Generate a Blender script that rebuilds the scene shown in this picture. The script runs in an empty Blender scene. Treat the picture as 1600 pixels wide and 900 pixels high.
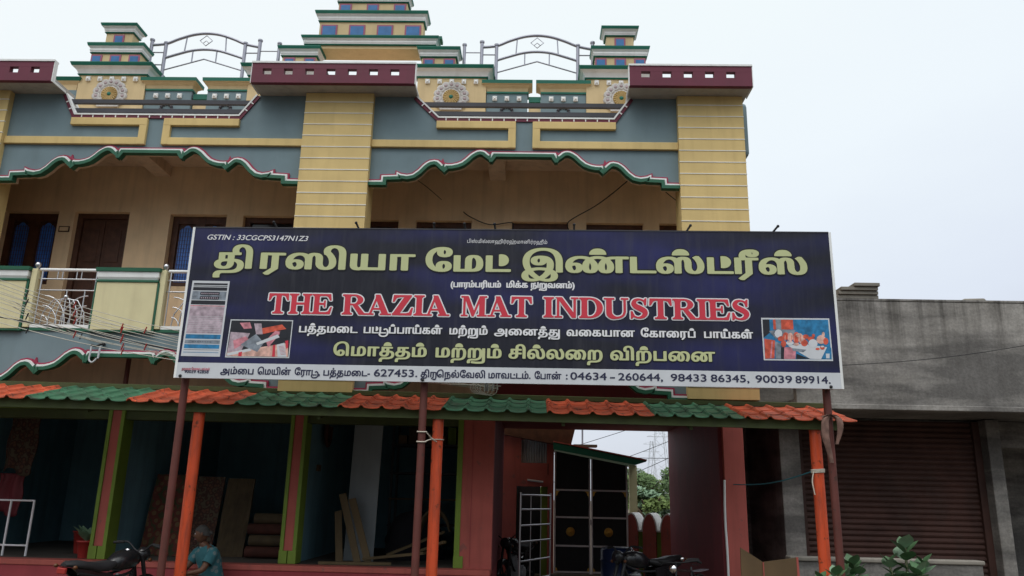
import bpy, bmesh, math, random
from mathutils import Vector, Matrix
random.seed(7)
R = math.radians
S = bpy.context.scene
COL = S.collection

# ------------------------------------------------------------------ camera
EYE = Vector((0, 0, 1.65)); FPX = 1230.0
PITCH, ROLL, YAW = R(14.83), R(1.285), R(-1.62)
_f = Vector((math.sin(YAW)*math.cos(PITCH), math.cos(YAW)*math.cos(PITCH), math.sin(PITCH)))
_r0 = Vector((math.cos(YAW), -math.sin(YAW), 0)); _u0 = _r0.cross(_f)
_r = math.cos(ROLL)*_r0 + math.sin(ROLL)*_u0
_u = -math.sin(ROLL)*_r0 + math.cos(ROLL)*_u0
cam = bpy.data.cameras.new('camera'); cam.sensor_width = 36; cam.lens = FPX/1600*36
cam.clip_start = .05; cam.clip_end = 3000
camo = bpy.data.objects.new('camera', cam); COL.objects.link(camo)
camo.matrix_world = Matrix(((_r.x, _u.x, -_f.x, EYE.x), (_r.y, _u.y, -_f.y, EYE.y), (_r.z, _u.z, -_f.z, EYE.z), (0, 0, 0, 1)))
S.camera = camo
def at(px, py, Y):
    "point of the real plane y = Y that the photograph shows at this pixel"
    d = _f + _r*((px-800)/FPX) + _u*((450-py)/FPX)
    return EYE + d*(Y/d.y)

# ------------------------------------------------------------------ light
SUN_EL, SUN_AZ = R(58), R(205)          # overcast, high, from behind the camera
w = bpy.data.worlds.new('World'); S.world = w; w.use_nodes = True
nt = w.node_tree; nt.nodes.clear()
def wn(t, **k):
    n = nt.nodes.new(t)
    for a, b in k.items(): setattr(n, a, b)
    return n
out = wn('ShaderNodeOutputWorld'); sky = wn('ShaderNodeTexSky', sky_type='NISHITA', sun_disc=False)
sky.sun_elevation = SUN_EL; sky.sun_rotation = SUN_AZ; sky.air_density = 1.2; sky.dust_density = 3.0
b1 = wn('ShaderNodeBackground'); b1.inputs['Strength'].default_value = .09
nt.links.new(sky.outputs[0], b1.inputs[0])
tc = wn('ShaderNodeTexCoord'); mp = wn('ShaderNodeMapping'); mp.inputs['Scale'].default_value = (1.6, 1.6, 4.0)
nz = wn('ShaderNodeTexNoise'); nz.inputs['Scale'].default_value = 1.5; nz.inputs['Detail'].default_value = 5; nz.inputs['Roughness'].default_value = .5
nt.links.new(tc.outputs['Generated'], mp.inputs[0]); nt.links.new(mp.outputs[0], nz.inputs['Vector'])
sx = wn('ShaderNodeSeparateXYZ'); nt.links.new(tc.outputs['Generated'], sx.inputs[0])
ad = wn('ShaderNodeMath', operation='MULTIPLY_ADD'); ad.inputs[1].default_value = .24; nt.links.new(nz.outputs[0], ad.inputs[0])
ax = wn('ShaderNodeMath', operation='MULTIPLY_ADD'); ax.inputs[1].default_value = -.22; nt.links.new(sx.outputs['X'], ax.inputs[0]); nt.links.new(sx.outputs['Z'], ax.inputs[2])
nt.links.new(ax.outputs[0], ad.inputs[2])
rp = wn('ShaderNodeValToRGB'); e = rp.color_ramp.elements
e[0].position = .0; e[0].color = (.50, .53, .60, 1); e[1].position = 1.0; e[1].color = (.88, .89, .89, 1)
e2 = e.new(.22); e2.color = (.68, .73, .82, 1)
e3 = e.new(.46); e3.color = (.81, .87, .91, 1)
e4 = e.new(.62); e4.color = (.84, .90, .91, 1)
nt.links.new(ad.outputs[0], rp.inputs[0])
b2 = wn('ShaderNodeBackground'); b2.inputs['Strength'].default_value = 1.0; nt.links.new(rp.outputs[0], b2.inputs[0])
# unseen sky behind the camera: dimmed near the horizon to darken the shops, boosted overhead
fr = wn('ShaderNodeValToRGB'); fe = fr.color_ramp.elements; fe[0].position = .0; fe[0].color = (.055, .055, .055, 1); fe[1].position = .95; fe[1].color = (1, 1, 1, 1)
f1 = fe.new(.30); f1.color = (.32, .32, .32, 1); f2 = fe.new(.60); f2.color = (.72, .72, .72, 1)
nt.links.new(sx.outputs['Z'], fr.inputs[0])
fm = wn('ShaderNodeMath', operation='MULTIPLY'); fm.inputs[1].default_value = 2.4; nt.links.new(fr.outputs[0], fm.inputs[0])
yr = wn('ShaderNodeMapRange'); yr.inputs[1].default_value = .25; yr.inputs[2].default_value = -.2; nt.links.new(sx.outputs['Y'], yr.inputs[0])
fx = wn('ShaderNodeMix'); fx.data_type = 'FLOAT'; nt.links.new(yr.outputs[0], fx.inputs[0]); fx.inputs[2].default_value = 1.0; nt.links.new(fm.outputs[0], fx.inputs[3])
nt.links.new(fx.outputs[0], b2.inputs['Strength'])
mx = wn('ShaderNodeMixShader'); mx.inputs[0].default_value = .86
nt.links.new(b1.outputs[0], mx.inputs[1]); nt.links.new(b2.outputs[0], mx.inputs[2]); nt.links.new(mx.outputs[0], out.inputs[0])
sl = bpy.data.lights.new('sun', 'SUN'); sl.energy = .55; sl.angle = R(25); sl.color = (1, .97, .93)
so = bpy.data.objects.new('sun', sl); COL.objects.link(so)
_sd = Vector((math.sin(SUN_AZ)*math.cos(SUN_EL), math.cos(SUN_AZ)*math.cos(SUN_EL), math.sin(SUN_EL)))
so.rotation_euler = _sd.to_track_quat('Z', 'Y').to_euler(); so.location = _sd*50
S.view_settings.view_transform = 'Standard'; S.view_settings.look = 'None'
S.view_settings.exposure = .26; S.view_settings.gamma = 1; S.view_settings.use_curve_mapping = False

# ------------------------------------------------------------------ materials
def mat(name, col, rough=.75, var=.12, scale=2.5, bump=.15, bscale=90, dirt=0., dirtcol=(.05, .045, .04), metal=0., streak=(7, 7, .6), spec=.35, chips=0., chipcol=(.04, .03, .025), cracks=0.):
    m = bpy.data.materials.new(name); m.use_nodes = True; t = m.node_tree; N = t.nodes; L = t.links
    p = N['Principled BSDF']; p.inputs['Roughness'].default_value = rough; p.inputs['Metallic'].default_value = metal
    p.inputs['Specular IOR Level'].default_value = spec
    c = N.new('ShaderNodeTexCoord')
    n1 = N.new('ShaderNodeTexNoise'); n1.inputs['Scale'].default_value = scale; n1.inputs['Detail'].default_value = 6; L.new(c.outputs['Object'], n1.inputs['Vector'])
    mr = N.new('ShaderNodeMapRange'); mr.inputs[1].default_value = .3; mr.inputs[2].default_value = .7
    mr.inputs[3].default_value = 1-var; mr.inputs[4].default_value = 1+var; L.new(n1.outputs[0], mr.inputs[0])
    mu = N.new('ShaderNodeVectorMath'); mu.operation = 'SCALE'; mu.inputs[0].default_value = col; L.new(mr.outputs[0], mu.inputs['Scale'])
    last = mu.outputs[0]
    if dirt > 0:
        mg = N.new('ShaderNodeMapping'); mg.inputs['Scale'].default_value = streak; L.new(c.outputs['Object'], mg.inputs[0])
        n2 = N.new('ShaderNodeTexNoise'); n2.inputs['Scale'].default_value = 1; n2.inputs['Detail'].default_value = 7; n2.inputs['Roughness'].default_value = .6
        L.new(mg.outputs[0], n2.inputs['Vector'])
        m2 = N.new('ShaderNodeMapRange'); m2.inputs[1].default_value = .48; m2.inputs[2].default_value = .78; m2.inputs[3].default_value = 0; m2.inputs[4].default_value = dirt
        L.new(n2.outputs[0], m2.inputs[0])
        mm = N.new('ShaderNodeMix'); mm.data_type = 'RGBA'; L.new(m2.outputs[0], mm.inputs[0]); L.new(last, mm.inputs[6]); mm.inputs[7].default_value = (*dirtcol, 1)
        last = mm.outputs[2]
    def over(fac, col):
        nonlocal last
        q = N.new('ShaderNodeMix'); q.data_type = 'RGBA'; L.new(fac, q.inputs[0]); L.new(last, q.inputs[6]); q.inputs[7].default_value = (*col, 1); last = q.outputs[2]
    if chips > 0:
        a = N.new('ShaderNodeTexNoise'); a.inputs['Scale'].default_value = chips; a.inputs['Detail'].default_value = 5; a.inputs['Roughness'].default_value = .65; L.new(c.outputs['Object'], a.inputs['Vector'])
        b = N.new('ShaderNodeMapRange'); b.inputs[1].default_value = .62; b.inputs[2].default_value = .66; b.inputs[4].default_value = .8; L.new(a.outputs[0], b.inputs[0]); over(b.outputs[0], chipcol)
    if cracks > 0:
        a = N.new('ShaderNodeTexVoronoi'); a.feature = 'DISTANCE_TO_EDGE'; a.inputs['Scale'].default_value = cracks; L.new(c.outputs['Object'], a.inputs['Vector'])
        b = N.new('ShaderNodeMapRange'); b.inputs[1].default_value = .012; b.inputs[2].default_value = .03; b.inputs[3].default_value = .75; b.inputs[4].default_value = 0; L.new(a.outputs[0], b.inputs[0])
        d = N.new('ShaderNodeTexNoise'); d.inputs['Scale'].default_value = 1.3; L.new(c.outputs['Object'], d.inputs['Vector'])
        e_ = N.new('ShaderNodeMapRange'); e_.inputs[1].default_value = .46; e_.inputs[2].default_value = .58; L.new(d.outputs[0], e_.inputs[0])
        g_ = N.new('ShaderNodeMath'); g_.operation = 'MULTIPLY'; L.new(b.outputs[0], g_.inputs[0]); L.new(e_.outputs[0], g_.inputs[1]); over(g_.outputs[0], chipcol)
    L.new(last, p.inputs['Base Color'])
    if bump > 0:
        n3 = N.new('ShaderNodeTexNoise'); n3.inputs['Scale'].default_value = bscale; n3.inputs['Detail'].default_value = 3; L.new(c.outputs['Object'], n3.inputs['Vector'])
        bp = N.new('ShaderNodeBump'); bp.inputs['Strength'].default_value = bump; bp.inputs['Distance'].default_value = .01
        L.new(n3.outputs[0], bp.inputs['Height']); L.new(bp.outputs[0], p.inputs['Normal'])
    return m
M = {}
def mk(k, *a, **kw): M[k] = mat(k, *a, **kw)
mk('grey_paint', (.17, .235, .26), .8, .08, dirt=.28, dirtcol=(.10, .125, .13), streak=(3, 3, .45))
mk('yellow_paint', (.66, .49, .21), .72, .07, dirt=.25, dirtcol=(.28, .17, .06))
mk('ochre_paint', (.62, .48, .27), .75, .08, dirt=.2, dirtcol=(.25, .17, .08))
mk('tan_paint', (.78, .57, .36), .8, .08, dirt=.25, dirtcol=(.2, .13, .08))
mk('soffit_paint', (.62, .47, .35), .85, .1, dirt=.3)
mk('maroon_paint', (.135, .022, .045), .6, .1, dirt=.15)
mk('crimson_paint', (.30, .03, .07), .6, .1)
mk('white_paint', (.78, .79, .78), .6, .05, dirt=.25, dirtcol=(.35, .33, .30))
mk('joint_white', (.75, .72, .64), .7, .1)
mk('teal_green_paint', (.012, .14, .095), .55, .1, dirt=.2, dirtcol=(.02, .06, .05))
mk('leaf_green_paint', (.022, .115, .065), .55, .1)
mk('cream_paint', (.66, .60, .36), .7, .06, dirt=.3, dirtcol=(.4, .33, .2))
mk('cement_soffit', (.42, .40, .37), .9, .12, dirt=.3)
mk('pink_paint', (.44, .105, .085), .7, .1, dirt=.4, dirtcol=(.16, .05, .04), chips=6, chipcol=(.25, .10, .085))
mk('pink_dark_paint', (.33, .05, .06), .7, .12, dirt=.4, dirtcol=(.12, .03, .03))
mk('olive_green_paint', (.17, .26, .035), .65, .12, dirt=.3, dirtcol=(.06, .08, .03))
mk('rust_maroon_paint', (.20, .035, .045), .7, .12, dirt=.3)
mk('shop_blue_paint', (.15, .29, .35), .8, .1, dirt=.4, dirtcol=(.05, .07, .08))
mk('window_blue', (.035, .15, .36), .35, .15, scale=8, bump=0)
mk('glass_blue', (.06, .20, .66), .3, .2, scale=6, bump=0, spec=.5)
mk('dark_glass', (.012, .014, .018), .12, .1, bump=0, spec=.5)
mk('dark_wood', (.085, .036, .022), .5, .25, scale=9, dirt=.3, streak=(30, 30, 1.5), dirtcol=(.02, .01, .008))
mk('gold_paint', (.42, .29, .11), .45, .15)
mk('steel', (.58, .58, .60), .28, .05, metal=.9, bump=0)
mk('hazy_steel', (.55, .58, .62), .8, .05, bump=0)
mk('grey_steel', (.30, .30, .35), .35, .08, metal=.6, bump=0)
mk('dark_bar', (.045, .045, .055), .55, .15, bump=.05)
mk('orange_tile', (.52, .09, .036), .65, .28, scale=5, dirt=.8, streak=(5, 3, 3), dirtcol=(.12, .05, .03), bump=.1, cracks=4.5, chips=7)
mk('green_tile', (.05, .155, .085), .65, .28, scale=5, dirt=.8, streak=(5, 3, 3), dirtcol=(.05, .06, .04), bump=.1, cracks=4.5, chips=7)
mk('canopy_beam', (.06, .078, .025), .7, .15, dirt=.4)
mk('orange_post', (.62, .085, .028), .4, .1, dirt=.75, streak=(16, 16, 2.2), dirtcol=(.16, .045, .03), bump=.06, chips=9, chipcol=(.10, .035, .02))
mk('brown_post', (.115, .033, .026), .55, .2, dirt=.45, streak=(14, 14, 2), dirtcol=(.06, .03, .02), bump=.1, chips=8, chipcol=(.05, .025, .018))
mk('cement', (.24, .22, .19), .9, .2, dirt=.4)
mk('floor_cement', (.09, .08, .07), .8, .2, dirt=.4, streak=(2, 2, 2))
mk('asphalt', (.05, .05, .05), .9, .2, bump=.4)
mk('earth', (.11, .085, .06), .95, .3, bump=.4)
mk('black_metal', (.012, .013, .016), .55, .25, scale=5, dirt=.25, dirtcol=(.04, .035, .03), bump=.03)
mk('silver_paint', (.78, .76, .79), .45, .1, bump=0)
mk('brass', (.62, .36, .08), .35, .1, metal=.5, bump=0)
mk('vent_tin', (.5, .52, .54), .5, .25, metal=.2, dirt=.7, streak=(30, 30, 2), dirtcol=(.12, .12, .12))
mk('tin', (.42, .44, .46), .4, .2, metal=.5, dirt=.5, streak=(20, 2, 2), dirtcol=(.12, .1, .09))
mk('rubber', (.015, .015, .016), .85, .2)
mk('bike_black', (.012, .012, .014), .25, .2, bump=0, spec=.5)
mk('bike_blue', (.02, .03, .12), .3, .2, bump=0, spec=.5)
mk('seat_vinyl', (.02, .02, .022), .5, .2)
mk('chrome', (.75, .75, .77), .12, .02, metal=1, bump=0)
mk('clear_lens', (.25, .26, .28), .1, .02, bump=0, spec=.6)
mk('rope_pale', (.55, .50, .42), .9, .15)
mk('rope_teal', (.03, .16, .20), .8, .15)
mk('cable_pale', (.52, .49, .42), .6, .15, bump=0)
mk('cable_black', (.02, .02, .022), .6, .15, bump=0)
mk('red_plastic', (.32, .03, .025), .4, .1, bump=0)
mk('blue_plastic', (.012, .025, .08), .4, .15, bump=0)
mk('plywood', (.14, .09, .045), .7, .2, dirt=.35, streak=(3, 3, 12), dirtcol=(.12, .08, .04))
mk('planks', (.115, .08, .04), .75, .2, dirt=.4, streak=(20, 20, 2), dirtcol=(.15, .1, .05))
mk('white_board', (.26, .29, .31), .6, .08, dirt=.2)
mk('rag', (.17, .10, .08), .95, .35, scale=12, bump=.3)
mk('heap_cover', (.012, .012, .016), .95, .2)
mk('indicator_amber', (.10, .035, .01), .4, .1, bump=0)
mk('leaf', (.07, .145, .065), .5, .25, scale=8, bump=.05)
mk('leaf_pale', (.17, .27, .17), .55, .2, scale=8, bump=.05)
mk('stem', (.16, .17, .10), .8, .2)
mk('bark', (.10, .075, .05), .9, .25, bump=.4)
mk('foliage', (.115, .17, .045), .65, .45, scale=1.2, bump=0)
mk('foliage_dark', (.065, .115, .035), .65, .45, scale=1.2, bump=0)
mk('skin', (.13, .06, .035), .5, .1, bump=.03)
mk('hair', (.05, .047, .045), .7, .2)
mk('shirt', (.045, .26, .29), .8, .12)
mk('lungi', (.25, .36, .36), .85, .2, scale=14)
mk('straw', (.075, .052, .028), .85, .25, scale=6, dirt=.3, streak=(60, 60, 3))
mk('mat_red', (.065, .02, .014), .85, .25, scale=8)
mk('cardboard', (.25, .17, .10), .85, .2)
mk('ink_black', (.006, .006, .009), .45, .05, bump=0)
mk('ink_lime', (.50, .53, .28), .5, .03, bump=0)
mk('ink_red', (.58, .035, .06), .5, .03, bump=0)
mk('ink_white', (.74, .74, .76), .5, .03, bump=0)
mk('ink_navy', (.02, .022, .06), .5, .03, bump=0)
mk('print_grey', (.58, .60, .63), .5, .06, bump=0, dirt=.2, dirtcol=(.4, .4, .42))
mk('print_pink', (.52, .20, .24), .5, .38, scale=16, bump=0)
mk('print_peach', (.60, .36, .30), .5, .38, scale=16, bump=0)
mk('print_blue', (.02, .17, .35), .5, .38, scale=16, bump=0)
mk('print_slate', (.20, .23, .27), .5, .38, scale=16, bump=0)
mk('print_dark', (.015, .017, .025), .5, .1, bump=0)
mk('print_orange', (.56, .09, .05), .5, .38, scale=16, bump=0)
mk('print_mauve', (.42, .33, .38), .5, .38, scale=16, bump=0)

def patterned(name, c1, c2, c3, s):
    m = bpy.data.materials.new(name); m.use_nodes = True; t = m.node_tree; N = t.nodes; L = t.links
    p = N['Principled BSDF']; p.inputs['Roughness'].default_value = .85
    c = N.new('ShaderNodeTexCoord'); v = N.new('ShaderNodeTexVoronoi'); v.inputs['Scale'].default_value = s
    L.new(c.outputs['Object'], v.inputs['Vector'])
    r = N.new('ShaderNodeValToRGB'); r.color_ramp.interpolation = 'CONSTANT'
    r.color_ramp.elements[0].color = (*c1, 1); r.color_ramp.elements[1].color = (*c3, 1); r.color_ramp.elements[1].position = .62
    k = r.color_ramp.elements.new(.35); k.color = (*c2, 1)
    L.new(v.outputs['Distance'], r.inputs[0]); L.new(r.outputs[0], p.inputs['Base Color']); return m
M['mat_pattern'] = patterned('mat_pattern', (.15, .09, .04), (.12, .03, .02), (.05, .05, .02), 9)
M['mat_pattern_dark'] = patterned('mat_pattern_dark', (.11, .05, .03), (.05, .02, .015), (.09, .07, .045), 16)
M['shirt_print'] = patterned('shirt_print', (.15, .20, .21), (.03, .135, .16), (.025, .12, .145), 13)
M['lungi_print'] = patterned('lungi_print', (.38, .47, .46), (.16, .30, .31), (.28, .40, .40), 22)

def board_print():
    m = bpy.data.materials.new('banner_print'); m.use_nodes = True; t = m.node_tree; N = t.nodes; L = t.links
    p = N['Principled BSDF']; p.inputs['Roughness'].default_value = .5; p.inputs['Specular IOR Level'].default_value = .3
    c = N.new('ShaderNodeTexCoord'); mp = N.new('ShaderNodeMapping'); mp.inputs['Rotation'].default_value = (0, R(38), 0); mp.inputs['Scale'].default_value = (.35, .2, 1.3)
    L.new(c.outputs['Object'], mp.inputs[0])
    n = N.new('ShaderNodeTexNoise'); n.inputs['Scale'].default_value = 1.3; n.inputs['Detail'].default_value = 2; L.new(mp.outputs[0], n.inputs['Vector'])
    r = N.new('ShaderNodeValToRGB'); e = r.color_ramp.elements
    e[0].position = .42; e[0].color = (.009, .010, .020, 1); e[1].position = .72; e[1].color = (.016, .018, .10, 1)
    L.new(n.outputs[0], r.inputs[0])
    ms = N.new('ShaderNodeMapping'); ms.inputs['Scale'].default_value = (9, 1, .5); L.new(c.outputs['Object'], ms.inputs[0])
    ns = N.new('ShaderNodeTexNoise'); ns.inputs['Scale'].default_value = 1; ns.inputs['Detail'].default_value = 7; ns.inputs['Roughness'].default_value = .65; L.new(ms.outputs[0], ns.inputs['Vector'])
    mr2 = N.new('ShaderNodeMapRange'); mr2.inputs[1].default_value = .5; mr2.inputs[2].default_value = .8; mr2.inputs[4].default_value = .5; L.new(ns.outputs[0], mr2.inputs[0])
    dm = N.new('ShaderNodeMix'); dm.data_type = 'RGBA'; L.new(mr2.outputs[0], dm.inputs[0]); L.new(r.outputs[0], dm.inputs[6]); dm.inputs[7].default_value = (.05, .05, .062, 1)
    L.new(dm.outputs[2], p.inputs['Base Color'])
    mq = N.new('ShaderNodeMapping'); mq.inputs['Scale'].default_value = (2.2, 1, .5); L.new(c.outputs['Object'], mq.inputs[0])
    n2 = N.new('ShaderNodeTexNoise'); n2.inputs['Scale'].default_value = 1.6; n2.inputs['Detail'].default_value = 3; L.new(mq.outputs[0], n2.inputs['Vector'])
    bp = N.new('ShaderNodeBump'); bp.inputs['Strength'].default_value = .5; bp.inputs['Distance'].default_value = .06; L.new(n2.outputs[0], bp.inputs['Height']); L.new(bp.outputs[0], p.inputs['Normal'])
    n3 = N.new('ShaderNodeTexNoise'); n3.inputs['Scale'].default_value = 5; n3.inputs['Detail'].default_value = 6; L.new(c.outputs['Object'], n3.inputs['Vector'])
    mr = N.new('ShaderNodeMapRange'); mr.inputs[1].default_value = .3; mr.inputs[2].default_value = .7; mr.inputs[3].default_value = .36; mr.inputs[4].default_value = .62; L.new(n3.outputs[0], mr.inputs[0]); L.new(mr.outputs[0], p.inputs['Roughness'])
    return m
M['banner_print'] = board_print()

def concrete():
    m = bpy.data.materials.new('weathered_concrete'); m.use_nodes = True; t = m.node_tree; N = t.nodes; L = t.links
    p = N['Principled BSDF']; p.inputs['Roughness'].default_value = .92
    c = N.new('ShaderNodeTexCoord')
    def noise(sc, s, d=7):
        a = N.new('ShaderNodeMapping'); a.inputs['Scale'].default_value = sc; L.new(c.outputs['Object'], a.inputs[0])
        b = N.new('ShaderNodeTexNoise'); b.inputs['Scale'].default_value = s; b.inputs['Detail'].default_value = d; b.inputs['Roughness'].default_value = .62
        L.new(a.outputs[0], b.inputs['Vector']); return b.outputs[0]
    def ramp(src, a, ca, b, cb):
        r = N.new('ShaderNodeValToRGB'); r.color_ramp.elements[0].position = a; r.color_ramp.elements[0].color = (*ca, 1)
        r.color_ramp.elements[1].position = b; r.color_ramp.elements[1].color = (*cb, 1); L.new(src, r.inputs[0]); return r.outputs[0]
    def mul(a, b, f=1.):
        x = N.new('ShaderNodeMix'); x.data_type = 'RGBA'; x.blend_type = 'MULTIPLY'; x.inputs[0].default_value = f
        L.new(a, x.inputs[6]); L.new(b, x.inputs[7]); return x.outputs[2]
    base = ramp(noise((1, 1, 1), 1.6), .3, (.24, .225, .205), .7, (.38, .36, .335))
    stain = ramp(noise((.3, .3, 1.5), 1.3), .42, (.40, .40, .41), .60, (1, 1, 1))
    drip = ramp(noise((5, 5, .25), 1.4), .36, (.50, .48, .46), .58, (1, 1, 1))
    fine = ramp(noise((1, 1, 1), 26, 4), .35, (.82, .82, .82), .65, (1.1, 1.1, 1.1))
    L.new(mul(mul(mul(base, stain), drip, .3), fine), p.inputs['Base Color'])
    sz = N.new('ShaderNodeSeparateXYZ'); L.new(c.outputs['Object'], sz.inputs[0])
    zr = N.new('ShaderNodeMapRange'); zr.inputs[1].default_value = 3.7; zr.inputs[2].default_value = 4.72; zr.inputs[4].default_value = .85; L.new(sz.outputs['Z'], zr.inputs[0])
    edge = ramp(noise((4, 4, .10), 1.7), .40, (.30, .29, .28), .56, (1, 1, 1))
    xm = N.new('ShaderNodeMix'); xm.data_type = 'RGBA'; xm.blend_type = 'MULTIPLY'; L.new(zr.outputs[0], xm.inputs[0]); L.new(p.inputs['Base Color'].links[0].from_socket, xm.inputs[6]); L.new(edge, xm.inputs[7])
    L.new(xm.outputs[2], p.inputs['Base Color'])
    bp = N.new('ShaderNodeBump'); bp.inputs['Strength'].default_value = .35; bp.inputs['Distance'].default_value = .01
    L.new(noise((1, 1, 1), 40, 5), bp.inputs['Height']); L.new(bp.outputs[0], p.inputs['Normal']); return m
M['weathered_concrete'] = concrete()
mk('shutter_paint', (.060, .026, .020), .7, .3, dirt=.6, streak=(3, 3, 1), dirtcol=(.05, .03, .025), bump=.05)

# ------------------------------------------------------------------ mesh helpers
ORG = {}
def tag(o, label=None, cat=None, group=None, kind=None):
    if label: o['label'] = label
    if cat: o['category'] = cat
    if group: o['group'] = group
    if kind: o['kind'] = kind
    return o
def thing(name, label, cat, loc=(0, 0, 0), group=None, local=False):
    o = bpy.data.objects.new(name, None); COL.objects.link(o); o.location = loc; o.empty_display_size = .2
    ORG[o] = Vector((0, 0, 0)) if local else Vector(loc)
    return tag(o, label, cat, group)
def catmull(pts, n=6, closed=False):
    P = [Vector(p) for p in pts]; o = []; k = len(P)
    for i in range(k if closed else k-1):
        if closed: a, b, c, d = P[i-1], P[i], P[(i+1) % k], P[(i+2) % k]
        else: a, b, c, d = P[max(i-1, 0)], P[i], P[i+1], P[min(i+2, k-1)]
        for j in range(n):
            t = j/n; o.append(.5*((2*b)+(-a+c)*t+(2*a-5*b+4*c-d)*t*t+(-a+3*b-3*c+d)*t**3))
    if not closed: o.append(P[-1])
    return o
class MB:
    def __init__(s): s.v = []; s.f = []; s.m = []; s.s = []
    def add(s, vs, fs, mi=0, sm=False):
        k = len(s.v); s.v += [tuple(v) for v in vs]
        for f in fs: s.f.append([i+k for i in f]); s.m.append(mi); s.s.append(sm)
        return s
    def hexa(s, p, mi=0): return s.add(p, [(0, 1, 2, 3), (7, 6, 5, 4), (0, 4, 5, 1), (1, 5, 6, 2), (2, 6, 7, 3), (3, 7, 4, 0)], mi)
    def box(s, x0, x1, y0, y1, z0, z1, mi=0):
        return s.hexa([(x0, y0, z0), (x1, y0, z0), (x1, y1, z0), (x0, y1, z0), (x0, y0, z1), (x1, y0, z1), (x1, y1, z1), (x0, y1, z1)], mi)
    def prism(s, poly, y0, y1, mi=0):
        n = len(poly); vs = [(x, y0, z) for x, z in poly]+[(x, y1, z) for x, z in poly]
        return s.add(vs, [list(range(n)), list(range(2*n-1, n-1, -1))]+[(i, (i+1) % n, n+(i+1) % n, n+i) for i in range(n)], mi)
    def strip(s, top, bot, y0, y1, mi=0):
        n = len(top); vs = []
        for (a, b) in zip(top, bot): vs += [(a[0], y0, a[1]), (b[0], y0, b[1]), (b[0], y1, b[1]), (a[0], y1, a[1])]
        fs = []
        for i in range(n-1):
            p, q = 4*i, 4*i+4
            fs += [(p, p+1, q+1, q), (p+1, p+2, q+2, q+1), (p+2, p+3, q+3, q+2), (p+3, p, q, q+3)]
        fs += [(0, 3, 2, 1), (4*n-4, 4*n-3, 4*n-2, 4*n-1)]
        return s.add(vs, fs, mi)
    def rings(s, x0, x1, y0, y1, prof):
        "stacked rectangles: prof = [(z, overhang, material of the band above)]"
        vs = []
        for z, o, _ in prof: vs += [(x0-o, y0-o, z), (x1+o, y0-o, z), (x1+o, y1+o, z), (x0-o, y1+o, z)]
        s.add(vs[:4], [(0, 1, 2, 3)], prof[0][2])
        for k in range(len(prof)-1):
            s.add(vs[4*k:4*k+8], [(i, (i+1) % 4, 4+(i+1) % 4, 4+i) for i in range(4)], prof[k][2])
        s.add(vs[-4:], [(0, 1, 2, 3)], prof[-1][2]); return s
    def tube(s, pts, r, n=8, mi=0, closed=False, caps=True):
        P = [Vector(p) for p in pts]; k = len(P); rr = r if isinstance(r, (list, tuple)) else [r]*k
        up = None; vs = []
        for i in range(k):
            if closed: t = P[(i+1) % k]-P[i-1]
            else: t = P[min(i+1, k-1)]-P[max(i-1, 0)]
            if t.length < 1e-9: t = Vector((0, 0, 1))
            t.normalize()
            if up is None: up = Vector((0, 0, 1)) if abs(t.z) < .9 else Vector((1, 0, 0))
            a = t.cross(up)
            if a.length < 1e-6: a = t.orthogonal()
            a.normalize(); b = a.cross(t); up = b
            for j in range(n):
                q = 2*math.pi*j/n; vs.append(P[i]+(a*math.cos(q)+b*math.sin(q))*rr[i])
        fs = [(i*n+j, i*n+(j+1) % n, ((i+1) % k)*n+(j+1) % n, ((i+1) % k)*n+j) for i in range(k if closed else k-1) for j in range(n)]
        s.add(vs, fs, mi, True)
        if caps and not closed: s.add(vs[:n], [list(range(n))[::-1]], mi); s.add(vs[-n:], [list(range(n))], mi)
        return s
    def lathe(s, prof, c=(0, 0, 0), axis='z', n=16, mi=0):
        vs = []
        for r, h in prof:
            for j in range(n):
                q = 2*math.pi*j/n; a, b = r*math.cos(q), r*math.sin(q)
                p = {'z': (a, b, h), 'y': (a, h, b), 'x': (h, a, b)}[axis]; vs.append((c[0]+p[0], c[1]+p[1], c[2]+p[2]))
        k = len(prof)
        s.add(vs, [(i*n+j, i*n+(j+1) % n, (i+1)*n+(j+1) % n, (i+1)*n+j) for i in range(k-1) for j in range(n)], mi, True)
        s.add(vs[:n], [list(range(n))], mi); s.add(vs[-n:], [list(range(n))], mi); return s
    def ball(s, c, r, n=12, mi=0):
        r = (r, r, r) if not isinstance(r, (tuple, list)) else r; h = n//2
        vs = [(c[0]+r[0]*math.sin(math.pi*i/h)*math.cos(2*math.pi*j/n), c[1]+r[1]*math.sin(math.pi*i/h)*math.sin(2*math.pi*j/n), c[2]+r[2]*math.cos(math.pi*i/h)) for i in range(h+1) for j in range(n)]
        return s.add(vs, [(i*n+j, (i+1)*n+j, (i+1)*n+(j+1) % n, i*n+(j+1) % n) for i in range(h) for j in range(n)], mi, True)
    def build(s, name, mats, parent=None, bevel=0, recalc=True):
        org = ORG.get(parent, Vector((0, 0, 0)))
        me = bpy.data.meshes.new(name)
        me.from_pydata([(x-org.x, y-org.y, z-org.z) for x, y, z in s.v], [], s.f)
        for q in (mats if isinstance(mats, (list, tuple)) else [mats]): me.materials.append(M[q])
        me.polygons.foreach_set('material_index', s.m); me.polygons.foreach_set('use_smooth', s.s)
        if recalc:
            b = bmesh.new(); b.from_mesh(me); bmesh.ops.recalc_face_normals(b, faces=b.faces); b.to_mesh(me); b.free()
        o = bpy.data.objects.new(name, me); COL.objects.link(o)
        if parent is not None: o.parent = parent; ORG[o] = org
        if bevel:
            md = o.modifiers.new('bevel', 'BEVEL'); md.width = bevel; md.segments = 2; md.limit_method = 'ANGLE'; md.angle_limit = R(50)
        return o
def bx(name, m, parent, *a, bevel=0): return MB().box(*a).build(name, m, parent, bevel)
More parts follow.
